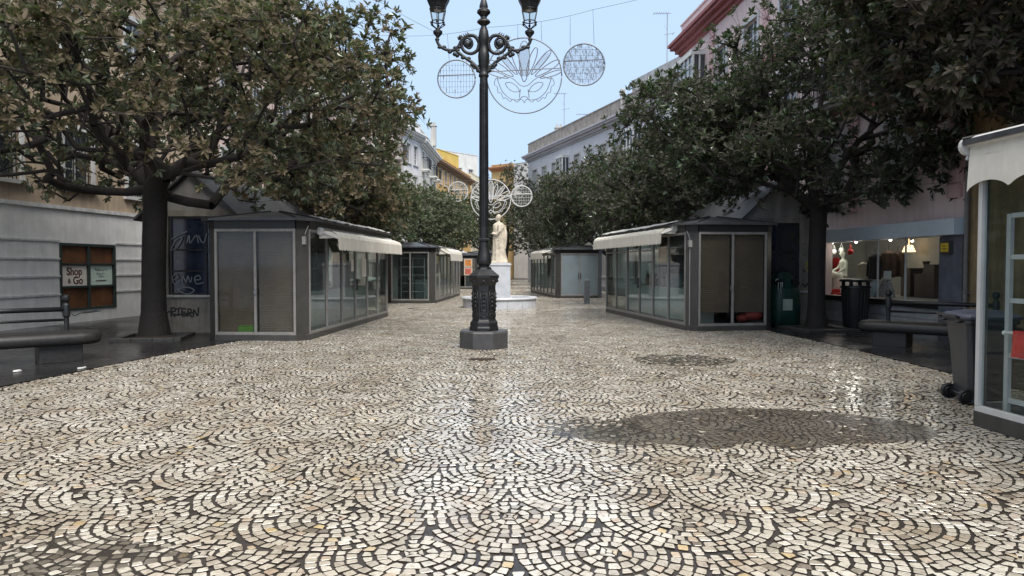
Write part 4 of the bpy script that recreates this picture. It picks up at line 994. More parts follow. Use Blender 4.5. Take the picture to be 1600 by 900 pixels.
def balcony_mesh(w_):
    k = round(w_,2)
    if k in BALM: return BALM[k]
    a = MB(); a.box(-.25,w_+.25,-.62,0,-.14,-.02); a.box(-.2,w_+.2,-.5,0,-.24,-.14)
    b = MB(); b.box(-.23,w_+.23,-.60,-.57,.95,1.0); b.box(-.23,-.2,-.57,0,.95,1.0); b.box(w_+.2,w_+.23,-.57,0,.95,1.0); b.box(-.23,w_+.23,-.6,-.575,.02,.05)
    n = int((w_+.46)/.11)
    for i in range(n+1): x = -.22+(w_+.44)*i/n; b.box(x-.009,x+.009,-.596,-.578,.05,.95)
    for i in range(1,5): y = -.58+.58*i/5; b.box(-.222,-.208,y-.008,y+.008,.0,.95); b.box(w_+.208,w_+.222,y-.008,y+.008,.0,.95)
    BALM[k] = (a.mesh('balcony', WHITEP), b.mesh('railing', IRON)); return BALM[k]
def inst(me, name, parent, loc=(0,0,0)):
    o = bpy.data.objects.new(name, me); C.objects.link(o); o.parent = parent; o.location = loc; return o
def building(label, p0, p1, H, depth, wm, openings, cornice=None, cm=None, parapet=.9, name='building', group='town houses lining the street', base=None, pm=None, rm=None):
    d = Vector((p1[0]-p0[0], p1[1]-p0[1])); L = d.length; rz = math.atan2(d.y, d.x)
    root = empty(name, (p0[0],p0[1],0), rz, label, 'building', group)
    xs = sorted({0,L}|{v for o in openings for v in o[:2]}); zs = sorted({0,H}|{v for o in openings for v in o[2:4]})
    if base: zs = sorted(set(zs)|{base[0]})
    m = MB(); mats = [wm]+([base[1]] if base else [])
    for i in range(len(xs)-1):
        for j in range(len(zs)-1):
            a, b, c, e = xs[i], xs[i+1], zs[j], zs[j+1]
            if any(o[0] <= a+1e-6 and b <= o[1]+1e-6 and o[2] <= c+1e-6 and e <= o[3]+1e-6 for o in openings): continue
            m.add([(a,0,c),(b,0,c),(b,0,e),(a,0,e)], [(0,1,2,3)], 1 if base and e <= base[0]+1e-6 else 0)
    for o in openings:
        a, b, c, e = o[:4]; dd = .2
        m.add([(a,0,c),(a,dd,c),(a,dd,e),(a,0,e)], [(0,1,2,3)]); m.add([(b,0,c),(b,0,e),(b,dd,e),(b,dd,c)], [(0,1,2,3)])
        m.add([(a,0,e),(a,dd,e),(b,dd,e),(b,0,e)], [(0,1,2,3)]); m.add([(a,0,c),(b,0,c),(b,dd,c),(a,dd,c)], [(0,1,2,3)])
    for (a, b), (c, e) in (((0,0),(0,depth)), ((0,depth),(L,depth)), ((L,depth),(L,0))):
        m.add([(c,e,0),(a,b,0),(a,b,H),(c,e,H)], [(0,1,2,3)])
    m.build('wall', mats, root, recalc=False)
    r_ = MB(); r_.box(.02,L-.02,.02,depth-.02,H-.12,H-.02); 
    ro = r_.build('roof', rm or mat('flat roof', (.25,.2,.17), .8), root)
    if parapet:
        p = MB(); p.box(0,L,0,.2,H,H+parapet); p.box(0,.2,.2,depth,H,H+parapet); p.box(L-.2,L,.2,depth,H,H+parapet); p.box(-.05,L+.05,-.05,.25,H+parapet,H+parapet+.08)
        p.build('parapet', pm or wm, root)
    if cornice:
        c = MB()
        for k, (o, z0_, z1_) in enumerate(((.12,-.55,-.42),(.28,-.42,-.24),(.5,-.24,-.1),(.6,-.1,.04))): c.box(-o*.5,L+o*.5,-o,.0 if k else -.0,H+z0_,H+z1_) if True else 0
        c.build('cornice', cm or WHITEP, root)
    for o in openings:
        a, b, c, e, kind = o[:5]
        if kind in ('void', 'shop'): continue
        if kind == 'bay':
            q = MB(); w_, h = b-a, e-c; q.box(a-.15,b+.15,-.62,.0,c-.25,c); q.box(a-.15,b+.15,-.62,0,e,e+.22)
            n = max(3, int(w_/.45))
            for i in range(n+1): x = a-.1+(w_+.2)*i/n; q.box(x-.05,x+.05,-.58,-.5,c,e)
            q.box(a-.1,b+.1,-.57,-.51,c,c+.7); 
            for zz in (.55,.8): q.box(a-.1,b+.1,-.56,-.52,c+h*zz,c+h*zz+.05)
            for x in (a-.14, b+.08):
                q.box(x,x+.06,-.5,0,c,c+.7); q.box(x,x+.06,-.28,-.22,c+.7,e)
            wf = q.build('bay_window', WHITEP, root); gg = MB(); gg.box(a-.08,b+.08,-.54,-.02,c+.02,e-.02); gg.build('window_glass', WGLASS, wf); continue
        fm, gl, sm = window_mesh(b-a, e-c, 'win' if kind == 'balc' else kind)
        f = inst(fm, 'window_frame', root, (a,0,c)); inst(gl, 'window_glass', f)
        if sm: inst(sm, sm.name.split('.')[0], f)
        if kind == 'balc':
            x, y = balcony_mesh(b-a); bb = inst(x, 'balcony', root, (a,0,c)); inst(y, 'railing', bb)
    return root, L
def grid(L, x0, dx, w_, floors, kinds):
    out = []; x = x0; i = 0
    while x+w_ < L-.4:
        for j, (z0_, h) in enumerate(floors): out.append((x, x+w_, z0_, z0_+h, kinds[(i+j) % len(kinds)] if isinstance(kinds, list) else kinds))
        x += dx; i += 1
    return out
def plaster(name, col, st=.45): return mat(name, col, .85, .10, .9, .15, 30, 0, 0, st)

# left stone building with the boarded shop window
STONE = mat('white stone cladding', (.80,.79,.77), .6, .10, 2.2, .2, 14, 0, 0, .2)
a0 = Vector((-14.1,2.8)); a1 = Vector((-11.42,26.0)); dv = (a1-a0).normalized()
def sL(y): return (Vector((a0.x+(a1.x-a0.x)*(y-a0.y)/(a1.y-a0.y), y))-a0).length
s0, s1 = sL(19.35), sL(21.55)
ops = [(s0,s1,.40,2.22,'shop')]+[(sL(yy),sL(yy)+1.05,3.74,5.35,'bars') for yy in (6.2,8.9,11.6,14.3,17.0,19.55,22.2)]+[(sL(yy),sL(yy)+1.05,7.4,9.2,'win') for yy in (6.2,8.9,11.6,14.3,17.0,19.55,22.2)]
BL, LL = building('old building clad in white stone at street level, with a boarded brown shop window', a0, a1, 11.5, 9, plaster('ochre brown render', (.46,.36,.26), .5), ops, cornice=True, cm=mat('pale string course', (.55,.5,.44), .8), base=(3.17, STONE))
m = MB()
for z in (.80,1.29,1.76,2.24): 
    for a, b in ((0,s0-.02),(s1+.02,LL)): m.box(a,b,-.028,-.002,z,z+.05)
m.box(0,LL,-.05,-.002,3.12,3.22); m.build('string_course', mat('stone lip', (.6,.6,.6), .6, .2), BL)
m = MB()
for k in range(60):
    pass
wr = MB(); wr.box(s0-.02,s1+.02,-.03,.05,.36,.42); wr.box(s0-.03,s0+.05,-.02,.05,.42,2.2); wr.box(s1-.05,s1+.03,-.02,.05,.42,2.2); wr.box(s0+.05,s1-.05,-.02,.05,2.14,2.22); wr.box((s0+s1)/2-.03,(s0+s1)/2+.03,-.02,.05,.42,2.14)
for z in (.98,1.62): wr.box(s0+.05,(s0+s1)/2-.03,-.015,.045,z,z+.05); wr.box((s0+s1)/2+.03,s1-.05,-.015,.045,z,z+.05)
sf = wr.build('shop_window_frame', mat('dark green frame', (.03,.045,.04), .5), BL, bevel=.004)
m = MB(); m.box(s0+.02,s1-.02,.06,.1,.42,2.16); m.build('boarding', mat('brown boarding', (.17,.07,.03), .45, .45, 2.2, 0, 40, 0, .3, .2), sf)
for i, (a, b) in enumerate((((s0+.08),(s0+s1)/2-.05), ((s0+s1)/2+.05,s1-.08))):
    t = MB(); t.box(a,b,.035,.058,1.04,1.60); sg = t.build('shop_sign', mat('pale sign '+str(i), ((.80,.74,.66),(.62,.76,.66))[i], .5, .04), sf)
    tag(sg, ('cream panel reading Shop &Go in brown','mint panel with small brown script lettering')[i])
    cxm = (a+b)/2; brown = mat('sign brown', (.10,.035,.02), .6); grey = mat('sign grey', (.13,.12,.10), .6)
    if i == 0:
        text_mesh('lettering', 'Shop', .30, brown, sg, on_wall(cxm,.032,1.43), bold=.006); text_mesh('lettering', 'Go', .30, brown, sg, on_wall(cxm+.13,.032,1.18), bold=.006); text_mesh('lettering', '&', .2, brown, sg, on_wall(cxm-.2,.032,1.17))
    else:
        g = strokes([[(cxm-.25+a_*.5, 1.42+b_*.12) for a_, b_ in p] for p in ([(0,.3),(.05,1),(.1,.2),(.2,.8),(.25,.2),(.35,.7),(.4,.2),(.55,.6),(.65,.2),(.8,.6),(1,.5)], [(.1,-.6),(.2,-.1),(.25,-.8),(.4,-.3),(.5,-.8),(.65,-.3),(.8,-.6)], [(.3,-1.4),(.4,-1.0),(.5,-1.4),(.6,-1.0),(.75,-1.3)])], .008, .031)
        g.build('lettering', grey, sg, recalc=False)
        m = MB(); m.box(cxm-.22,cxm+.22,.028,.034,1.15,1.18); m.build('underline', grey, sg)
g = strokes([[(s0+.05+a_*1.5, .2+b_*.14) for a_, b_ in p] for p in ([(0,.6),(.15,.9),(.3,.1),(.45,.5),(.6,.4)], [(.5,.7),(.7,.6),(.9,.8)], [(.55,.45),(.8,.5),(1,.6)])], .012, -.004)
g.build('graffiti', mat('faded scrawl', (.2,.19,.18), .8), BL, recalc=False)
# stained sills under barred windows come with the shared window frames

def far_left():
    fl4 = [(.8,2.4),(4.2,1.9),(7.3,1.9),(10.2,1.6)]
    building('pale pink house with dark iron balconies, behind the left tree', (-11.3,26.6), (-9.0,58.5), 13.2, 9, plaster('pale pink plaster', (.62,.47,.42)), grid(32, 1.2, 2.9, 1.1, fl4, ['win','balc']), cornice=True)
    building('narrow white house with tall windows, left of the white balcony house', (-8.9,59), (-8.0,63.0), 12.9, 9, plaster('bluish white plaster', (.68,.68,.70)), grid(4.1, .7, 1.7, .9, fl4, 'win'), cornice=True)
    building('white house with rows of black balconies, next to the orange house', (-8.0,63.2), (-7.75,74), 12.6, 9, plaster('warm white plaster', (.68,.67,.63)), grid(10.8, .9, 2.5, 1.0, fl4, ['balc','win','balc']), cornice=True)
    building('orange ochre house with a projecting brown cornice', (-7.7,74.3), (-5.3,92), 12.4, 9, plaster('orange ochre plaster', (.62,.38,.14)), grid(17.9, 1, 2.3, .9, fl4, 'win'), cornice=True, cm=mat('brown cornice', (.28,.17,.10), .8), parapet=.5)
    building('yellow attic block rising behind the orange house', (-9.5,86), (-6.9,93), 15.2, 6, plaster('yellow plaster', (.66,.47,.12)), grid(7, 1.2, 2.4, .9, [(12.9,1.2)], 'win'), parapet=.5)
    building('cream white house at the far left end of the street', (-5.2,93), (-3.6,104), 12.6, 9, plaster('cream plaster', (.66,.62,.5)), grid(11, 1, 2.3, .9, fl4, 'win'), cornice=True)
    building('small pale green house closing the far end of the street', (-3.4,106), (1.5,108), 9.8, 8, plaster('pale green plaster', (.52,.58,.52)), grid(5.2, .6, 1.8, .9, fl4[:3], 'win'))
    building('white block with a roof terrace far behind the orange house', (-10.5,104), (-5.2,110), 17.4, 6, plaster('white far plaster', (.68,.68,.66)), grid(7.5, 1.2, 2.4, .9, [(14.6,1.5)], 'win'))
far_left()
# chimneys, roof lantern and antennas as roof things
def chimney(x, y, z, lb, h=1.2, w_=.5):
    m = MB(); m.box(-w_/2,w_/2,-w_/2,w_/2,-.3,h); m.box(-w_/2-.06,w_/2+.06,-w_/2-.06,w_/2+.06,h,h+.1)
    for sx in (-1,1): m.lathe([(.09,0),(.09,.3),(.06,.32),(.001,.32)], 8, (sx*w_*.22,0,h+.1))
    o = m.build('chimney', plaster('chimney plaster', (.5,.49,.47))); o.location = (x,y,z); tag(o, lb, 'chimney')
def antenna(px, py_top, py_bot, Y, lb, arms=3):
    x, y, zt = at(px, py_top, Y); zb = at(px, py_bot, Y)[2]-.6; m = MB()
    m.tube([(0,0,zb-zt),(0,0,0)], .03, 6)
    m.tube([(-.9,0,-.02),(.25,0,-.02)], .02, 5)
    for k in range(7): m.tube([(-.85+k*.15,-.28,-.02),(-.85+k*.15,.28,-.02)], .012, 4)
    if arms > 1: m.tube([(-.2,0,-1.4),(.4,0,-1.3)], .02, 5); m.tube([(.4,-.3,-1.3),(.4,.3,-1.3)], .015, 4)
    m.tube([(0,0,-1.1),(-.12,.3,-.7)], .012, 4)
    o = m.build('antenna', mat('antenna metal', (.3,.3,.31), .5)); o.location = (x,y,zt); tag(o, lb, 'antenna', 'television antennas on the roofs')
antenna(1040, 25, 150, 47, 'tall television antenna standing before the pink building edge')
antenna(881, 148, 205, 62, 'television antenna above the middle of the lilac roofline', 2)
antenna(917, 180, 205, 58, 'short television antenna nearest the middle of the lilac parapet', 1)
antenna(679, 197, 236, 80, 'tiny far television antenna over the white balcony house', 1)
chimney(-7.3, 67, 13.0, 'white chimney on the roof of the white balcony house', 1.5)
x, y, z = at(868,194,66); chimney(x+.3, y, z-1.6, 'dark capped chimney on the far white roof block', 1.1, .7)
x, y, z = at(972,155,50); chimney(x, y, z-1.4, 'slim grey flue pipe on the lilac building roof', 1.6, .3)

# lilac building across the far right
LIL = plaster('lilac plaster', (.66,.67,.71), .2)
STP = mat('stained parapet', (.40,.36,.32), .85, .35, 1.5, .3, 10, 0, 0, .9)
pf, pn = (1.54,69.0), (10.2,42.0)
Lb = math.hypot(pn[0]-pf[0], pn[1]-pf[1])
ol = []
x = 1.4; i = 0
while x+1.2 < Lb-.5:
    for j, (z0_, h) in enumerate([(.8,2.4),(4.3,2.2),(8.2,2.3)]): ol.append((x,x+1.15,z0_,z0_+h,'bay' if (i in (3,8) and j == 2) else 'shutter'))
    x += 2.5; i += 1
building('long lilac grey building with white window surrounds and a stained stone parapet', pf, pn, 12.0, 10, LIL, ol, cornice=True, cm=mat('lilac cornice', (.55,.55,.58), .8, .1, 2, 0, 40, 0, 0, .3), parapet=1.15, pm=STP)
xx = 17.5; v = Vector((pn[0]-pf[0], pn[1]-pf[1])).normalized(); nn = Vector((-v.y, v.x))
q0 = Vector(pf)+v*18.3+nn*1.6; q1 = Vector(pn)+nn*1.6
building('white stained attic block on top of the lilac roof, beside the pink building', q0, q1, 14.9, 6, mat('stained white attic', (.52,.52,.52), .85, .2, 2, .2, 10, 0, 0, .6), [], parapet=.0)
# pink building with the shop
PINK = plaster('pink plaster', (.76,.61,.60), .25); PROSE = mat('rose red trim', (.34,.12,.12), .75, .15, 3)
fp = lambda y: (9.4-.082*(y-21), y)
P0, P1_ = fp(35.2), fp(15.55); LP = math.hypot(P1_[0]-P0[0], P1_[1]-P0[1]); sP = lambda y: (35.2-y)/(35.2-15.55)*LP
ops = [(sP(21.4),sP(16.3),.74,2.27,'shop')]
for (ya) in (33.6,30.6,27.6,24.6,21.6,18.6):
    s_ = sP(ya); ops += [(s_,s_+1.2,3.35,5.2,'balc' if ya not in (21.6,18.6) else 'shutter'),(s_,s_+1.2,6.3,8.2,'balc')]
    if ya < 33: ops.append((s_,s_+1.2,9.0,10.7,'win'))
ops.append((sP(34.6),sP(32.0),8.9,10.9,'bay')); ops = [o for o in ops if not (o[4] == 'win' and o[0] < sP(32.0))]
BP, _ = building('pink building with dark rose cornice and a lit clothes shop at street level', P0, P1_, 12.3, 8, PINK, ops, cornice=True, cm=PROSE, parapet=.9)
for s_ in (sP(35.1), sP(31.2), sP(25.9), sP(20.2), sP(16.1)):
    m = MB()
    for k in range(26): m.box(s_, s_+.5 if k % 2 else s_+.42, -.07, -.002, 3.1+k*.33, 3.1+k*.33+.29)
    m.build('pilaster', plaster('deeper pink plaster', (.66,.44,.45)), BP)
m = MB()
for z in (5.75,8.7): m.box(0,LP,-.14,-.002,z,z+.2)
m.build('string_course', PROSE, BP)
tb, _ = building('taller set-back pink block behind the cornice of the pink building', (fp(30)[0]+1.2, 30.2), (fp(15.6)[0]+1.2, 15.6), 4.0, 6, PINK, [], cornice=True, cm=PROSE, parapet=.6); tb.location.z = 12.2
# shopfront
ya, yb = 21.45, 15.6; sa, sb = sP(ya), sP(yb)
m = MB(); m.box(sa-.1,LP+.02,-.32,-.004,2.27,2.63); m.build('shop_fascia', mat('pale blue fascia', (.66,.76,.84), .45, .05), BP, bevel=.01)
m = MB(); m.box(sP(16.28),LP+.01,-.10,-.003,0,2.26); m.build('shop_pillar', mat('slate pillar', (.16,.17,.20), .4, .25, 3, 0, 40, 0, 0, .3), BP)
m = MB(); m.box(sa-.02,sP(16.29),-.12,-.003,.60,.74); m.build('shop_sill', DARKP, BP)
m = MB(); m.box(sa-.02,sP(16.29),-.05,-.003,.0,.33); m.box(sa-.02,sP(16.29),-.05,-.003,.345,.6); m.build('shop_plinth', mat('pale plinth stone', (.42,.42,.42), .5, .15), BP)
# interior box
sX = lambda px, d: sP((11.12+d)/((px-800)/1120+.082))
m = MB(); X0, X1 = sP(23.6), sP(16.3)
m.add([(X0,.2,.72),(X1,.2,.72),(X1,2.6,.72),(X0,2.6,.72)], [(0,1,2,3)]); m.add([(X0,2.6,.72),(X1,2.6,.72),(X1,2.6,2.5),(X0,2.6,2.5)], [(0,1,2,3)])
m.add([(X0-.02,.0,.72),(X0-.02,2.6,.72),(X0-.02,2.6,2.5),(X0-.02,0,2.5)], [(0,1,2,3)]); m.add([(X1+.02,2.6,.72),(X1+.02,0.2,.72),(X1+.02,.2,2.5),(X1+.02,2.6,2.5)], [(0,1,2,3)])
m.add([(X0,2.6,2.5),(X1,2.6,2.5),(X1,0.2,2.5),(X0,.2,2.5)], [(0,1,2,3)])
m.build('shop_interior', mat('shop wall', (.4,.42,.40), .7, .15, 1.5), BP, recalc=False)
X0 = sP(21.4)
m = MB(); m.add([(X0,.06,.74),(X1,.06,.74),(X1,.06,2.27),(X0,.06,2.27)], [(0,1,2,3)]); m.build('shop_glass', glass('shop glass', (.93,.96,.95), .02), BP, recalc=False)
for t in (sX(1368,0), sX(1411,0)):
    m = MB(); m.box(t-.015,t+.015,.04,.08,.74,2.27); m.build('glass_joint', FRAMEW, BP)
T = root_mtx(BP)
def shop_thing(name, mb, mt, label, cat, group=None, **k): o = mb.build(name, mt, None, **k); o.matrix_world = T; tag(o, label, cat, group); return o
SPOT = emit('spot glow', (1,.93,.8), 3)
for i, (yy, yi) in enumerate(((1297,.5),(1335,.6),(1388,.5),(1425,1.6),(1468,.8))):
    s_ = sX(yy, yi); m = MB(); m.tube([(s_,yi,2.5),(s_,yi,2.38)], .012, 5); m.tube([(s_,yi,2.40),(s_+.03,yi+.04,2.30)], .045, 10); 
    o = shop_thing('spotlight', m, mat('spot shell', (.6,.6,.6), .4), ['spotlight nearest the seated mannequin','spotlight above the necklace stand','spotlight above the hanging dark coats','dim spotlight at the back of the shop','spotlight nearest the slate pillar'][i], 'spotlight', 'ceiling spotlights in the shop')
    m = MB(); m.sphere((s_+.033,yi+.045,2.29), .04, 6); m.build('bulb', SPOT, o)
    if i != 3:
        ld = bpy.data.lights.new('shop spot', 'POINT'); ld.energy = 4.5 if i < 2 else 1.6; ld.color = (1,.95,.86); ld.shadow_soft_size = .22
        lo = bpy.data.objects.new('shop spot', ld); C.objects.link(lo); lo.parent = BP; lo.location = (s_+.05,yi,2.22)
# seated mannequin
def mannequin(sx, sy):
    s = MB()
    s.tube([(0,0,.48),(0,.02,.6),(0,.03,.75),(0,.02,.9),(0,.02,.98)], [.14,.115,.11,.125,.09], 14)
    s.tube([(-.14,.02,.93),(.14,.02,.93)], [.055,.055], 10); s.tube([(0,.02,.95),(0,.0,1.08)], [.045,.042], 10)
    s.sphere((0,-.01,1.16), .082, 10, (.85,1,1.2)); s.sphere((0,-.09,1.15), .016, 5, (1,1,1.5))
    s.tube([(.07,0,.48),(-.06,-.28,.56),(-.18,-.47,.50)], [.095,.075,.058], 12); s.tube([(-.18,-.47,.50),(-.26,-.5,.28),(-.36,-.52,.10)], [.056,.05,.032], 12); s.tube([(-.36,-.52,.10),(-.44,-.62,.05)], [.034,.022], 8)
    s.tube([(-.07,0,.47),(-.09,-.25,.49),(-.08,-.46,.45)], [.095,.078,.058], 12); s.tube([(-.08,-.46,.45),(-.07,-.44,.24),(-.05,-.42,.05)], [.056,.05,.033], 12); s.tube([(-.05,-.42,.05),(-.05,-.56,.03)], [.034,.022], 8)
    s.tube([(.17,.02,.92),(.22,.0,.72),(.16,-.16,.60)], [.046,.038,.028], 10); s.tube([(-.17,.02,.92),(-.24,-.05,.74),(-.18,-.27,.62)], [.046,.038,.028], 10)
    for q in ((.16,-.16,.60),(-.18,-.27,.62)):
        s.sphere(q, .034, 6, (1,1.3,.7))
        for k in range(4): s.tube([(q[0]-.02+k*.014,q[1]-.03,q[2]),(q[0]-.02+k*.014,q[1]-.085,q[2]-.015)], [.009,.007], 5)
    o = s.build('mannequin', mat('white mannequin', (.72,.78,.66), .4, .03)); remesh(o, .013, 2)
    o.matrix_world = T @ Matrix.Translation((sx,sy,.80)) @ Matrix.Rotation(R(-12), 4, 'Z') @ Matrix.Scale(1.0, 4); tag(o, 'white mannequin seated with crossed legs in the shop window', 'mannequin')
mannequin(sX(1318,.8), .8)
m = MB(); s_ = sX(1320,.85); m.box(s_-.2,s_+.24,.62,1.1,.73,1.22); shop_thing('display_block', m, WHITEP, 'white display block under the seated mannequin', 'block', bevel=.01)
m = MB(); s_ = sX(1305,.3); m.box(s_-.45,s_+.2,.15,.5,.73,.79); m.box(s_-.38,s_+.05,.2,.45,.79,.9); shop_thing('folded_clothes', m, REDC, 'dark red folded clothes at the mannequin feet', 'clothes', bevel=.02)
def torso(s_, y_, z_, col, lb, wdt=.24, hgt=.62, name='coat', grp='garments hanging in the shop window'):
    m = MB(); n = 20; rings = []
    for z, k in ((0,1.0),(.15,.95),(.5,.85),(.75,.95),(.9,.98),(.97,.6),(1,.25)):
        rings.append([(s_+wdt*k*math.cos(a)*(1+.05*math.sin(7*a)), y_+wdt*.5*k*math.sin(a)*(1+.12*math.sin(9*a)), z_+hgt*z) for a in [2*PI*i/n for i in range(n)]])
    m.rings(rings)
    for sg in (-1,1): m.tube([(s_+sg*wdt*.85,y_,z_+hgt*.88),(s_+sg*wdt*1.2,y_,z_+hgt*.5),(s_+sg*wdt*1.15,y_-.03,z_+hgt*.1)], [.07,.06,.05], 8)
    m.tube([(s_,y_,z_+hgt),(s_,y_,z_+hgt+.1),(s_+.04,y_,z_+hgt+.14)], .008, 5)
    shop_thing(name, m, col, lb, 'garment', grp, smooth='auto')
torso(sX(1309,1.3), 1.3, 1.25, REDC, 'red jacket hanging behind the seated mannequin', .2)
torso(sX(1291,.9), .9, 1.3, BLACKC, 'black jacket hanging at the far end behind the mannequin', .2)
torso(sX(1368,.55), .55, 1.22, BLACKC, 'black coat hanging in the middle of the shop window', .24, .7)
torso(sX(1389,.6), .6, 1.28, BROWNC, 'brown leather coat hanging under the round lamp, nearer the black coat', .25, .72)
torso(sX(1404,.8), .8, 1.3, BROWNC, 'brown coat hanging nearest the dark glass joint', .2, .68)
torso(sX(1350,.6), .6, 1.1, mat('cream bust', (.62,.52,.36), .6), 'cream bust wearing necklaces on a white stand', .17, .6, 'bust')
m = MB(); s_ = sX(1350,.6); m.box(s_-.25,s_+.25,.4,.8,.73,1.08); shop_thing('display_block', m, WHITEP, 'white display block under the cream bust', 'block', bevel=.01)
PAT = mat('patterned skirt', (.25,.25,.25), .8, .95, 26)
m = MB(); s_ = sX(1386,.5); n = 24; m.rings([[(s_+r_*math.cos(a)*(1+.08*math.sin(8*a)), .5+r_*.5*math.sin(a)*(1+.08*math.sin(8*a)), z) for a in [2*PI*i/n for i in range(n)]] for r_, z in ((.34,.76),(.27,.95),(.17,1.15),(.12,1.22))]); shop_thing('skirt', m, PAT, 'black and white patterned skirt displayed under a card', 'skirt', 'garments hanging in the shop window')
m = MB(); s_ = sX(1387,.3); m.box(s_-.16,s_+.16,.3,.31,1.26,1.46); shop_thing('card', m, PAPER, 'white card above the patterned skirt', 'card')
m = MB(); s_ = sX(1368,.5); m.sphere((s_,.5,.95), .2, 8, (1,.6,1.2)); shop_thing('pale_blouse', m, mat('pale blue cloth', (.4,.5,.55), .8), 'pale blue garment folded below the black coat', 'garment', smooth=True)
for i, (y_, zz) in enumerate(((1430,1.5),(1452,1.35),(1468,1.6))):
    m = MB(); s_ = sX(y_,1.8); m.box(s_-.2,s_+.2,1.6,2.0,.73,zz); m.box(s_-.22,s_+.22,1.58,2.02,zz,zz+.03)
    if i == 1: m.lathe([(.001,0),(.09,0),(.06,.2),(.1,.34),(.001,.34)], 12, (s_,1.8,zz+.03))
    shop_thing('shop_cabinet', m, mat('dark wood', (.08,.06,.05), .5), ['dark cabinet inside the shop near the glass joint','dark cabinet carrying a vase inside the shop','tallest dark cabinet beside the slate pillar'][i], 'cabinet', 'cabinets inside the shop')
m = MB(); s_ = sX(1425,2.2); m.lathe([(.001,2.0),(.18,2.0),(.10,2.2),(.001,2.2)], 14, (s_,2.2,0)); m.tube([(s_,2.2,2.2),(s_,2.2,2.5)], .01, 5); shop_thing('shop_lamp', m, emit('warm shade', (1,.62,.3), 1.2), 'warm orange hanging lamp at the back of the shop', 'lamp')
for i, (px, d_, z_, c_, lb) in enumerate(((1304,.7,2.02,WHITEP,'white hat hanging high above the seated mannequin'),(1329,.5,2.0,REDC,'red handbag hanging high right of the mannequin head'),(1316,.9,2.08,WHITEP,'white bag hanging beside the red handbag'),(1292,.5,1.95,BLACKC,'black handbag hanging at the far end of the shop window'))):
    m = MB(); s_ = sX(px,d_); m.sphere((s_,d_,z_), .11, 8, (1.1,.6,.8)); m.tube([(s_-.08,d_,z_+.05),(s_,d_,z_+.22),(s_+.08,d_,z_+.05)], .01, 5); shop_thing('bag', m, c_, lb, 'bag', 'bags hanging in the shop window', smooth=True)
# wall signs
m = MB(); s_ = sP(15.95); m.box(s_-.15,s_+.13,-.20,-.10,1.86,2.14,0); m.box(s_-.13,s_+.11,-.215,-.20,1.90,2.10,1)
for k in range(2): m.box(s_-.09,s_+.07,-.218,-.2155,1.97+k*.06,1.985+k*.06,0)
shop_thing('alarm_box', m, [mat('alarm dark', (.08,.07,.06), .5), mat('alarm yellow', (.75,.52,.05), .5)], 'yellow alarm sign box on the slate pillar', 'sign', bevel=.006)
# sandstone building nearest on the right
SAND = mat('golden sandstone', (.36,.26,.14), .85, .4, 1.6, .5, 8, 0, 0, .6)
B0, B1 = (fp(15.5)[0]+.0, 15.5), (10.7, -4)
BS, LS = building('golden brown sandstone building behind the near right kiosk', B0, B1, 13, 8, SAND, [(4+3.2*k,5.2+3.2*k,z,z+1.9,'win') for k in range(5) for z in (4.6,8.4)], cornice=True, cm=SAND)
m = MB(); m.box(.35,.62,-.03,-.002,1.72,2.0); m.box(.38,.59,-.034,-.03,1.84,1.88,1)
o = m.build('wall_plate', [mat('blue plate', (.02,.13,.55), .4), PAPER]); o.matrix_world = root_mtx(BS); tag(o, 'small blue plate on the sandstone wall', 'sign')
m = MB(); m.tube([(.06,-.09,0),(.06,-.09,9)], .045, 8); 
for z in (1,3,5,7): m.box(.0,.12,-.14,-.002,z,z+.03)
m.build('downpipe', mat('grey pipe', (.22,.21,.2), .6), BS)
# red canopy edge seen under the near tree
m = MB(); m.box(sP(18),LP,-.8,-.06,4.15+1.5,4.27+1.5); shop_thing('canopy', m, PROSE, 'dark rose ledge on the pink wall above the shop', 'ledge')

# far centre: yellow house and white block behind the trees
building('ochre yellow gabled house far behind the statue trees', at(768,400,96)[:2], at(802,400,94)[:2], 14.6, 8, plaster('ochre far plaster', (.58,.42,.2)), grid(3, .6, 1.3, .8, [(11,1.5)], 'win'), parapet=.3, cornice=True, cm=mat('terracotta eave', (.4,.2,.1), .8))
building('white block beside the ochre gabled house at the street end', at(803,400,93)[:2], at(838,400,90)[:2], 14.2, 8, plaster('white end plaster', (.66,.66,.66)), [], parapet=.5)
building('white stair tower rising behind the far corner of the lilac roof', (4.4,72), (6.9,68), 14.6, 5, plaster('white end plaster', (.66,.66,.66)), [], parapet=.4)

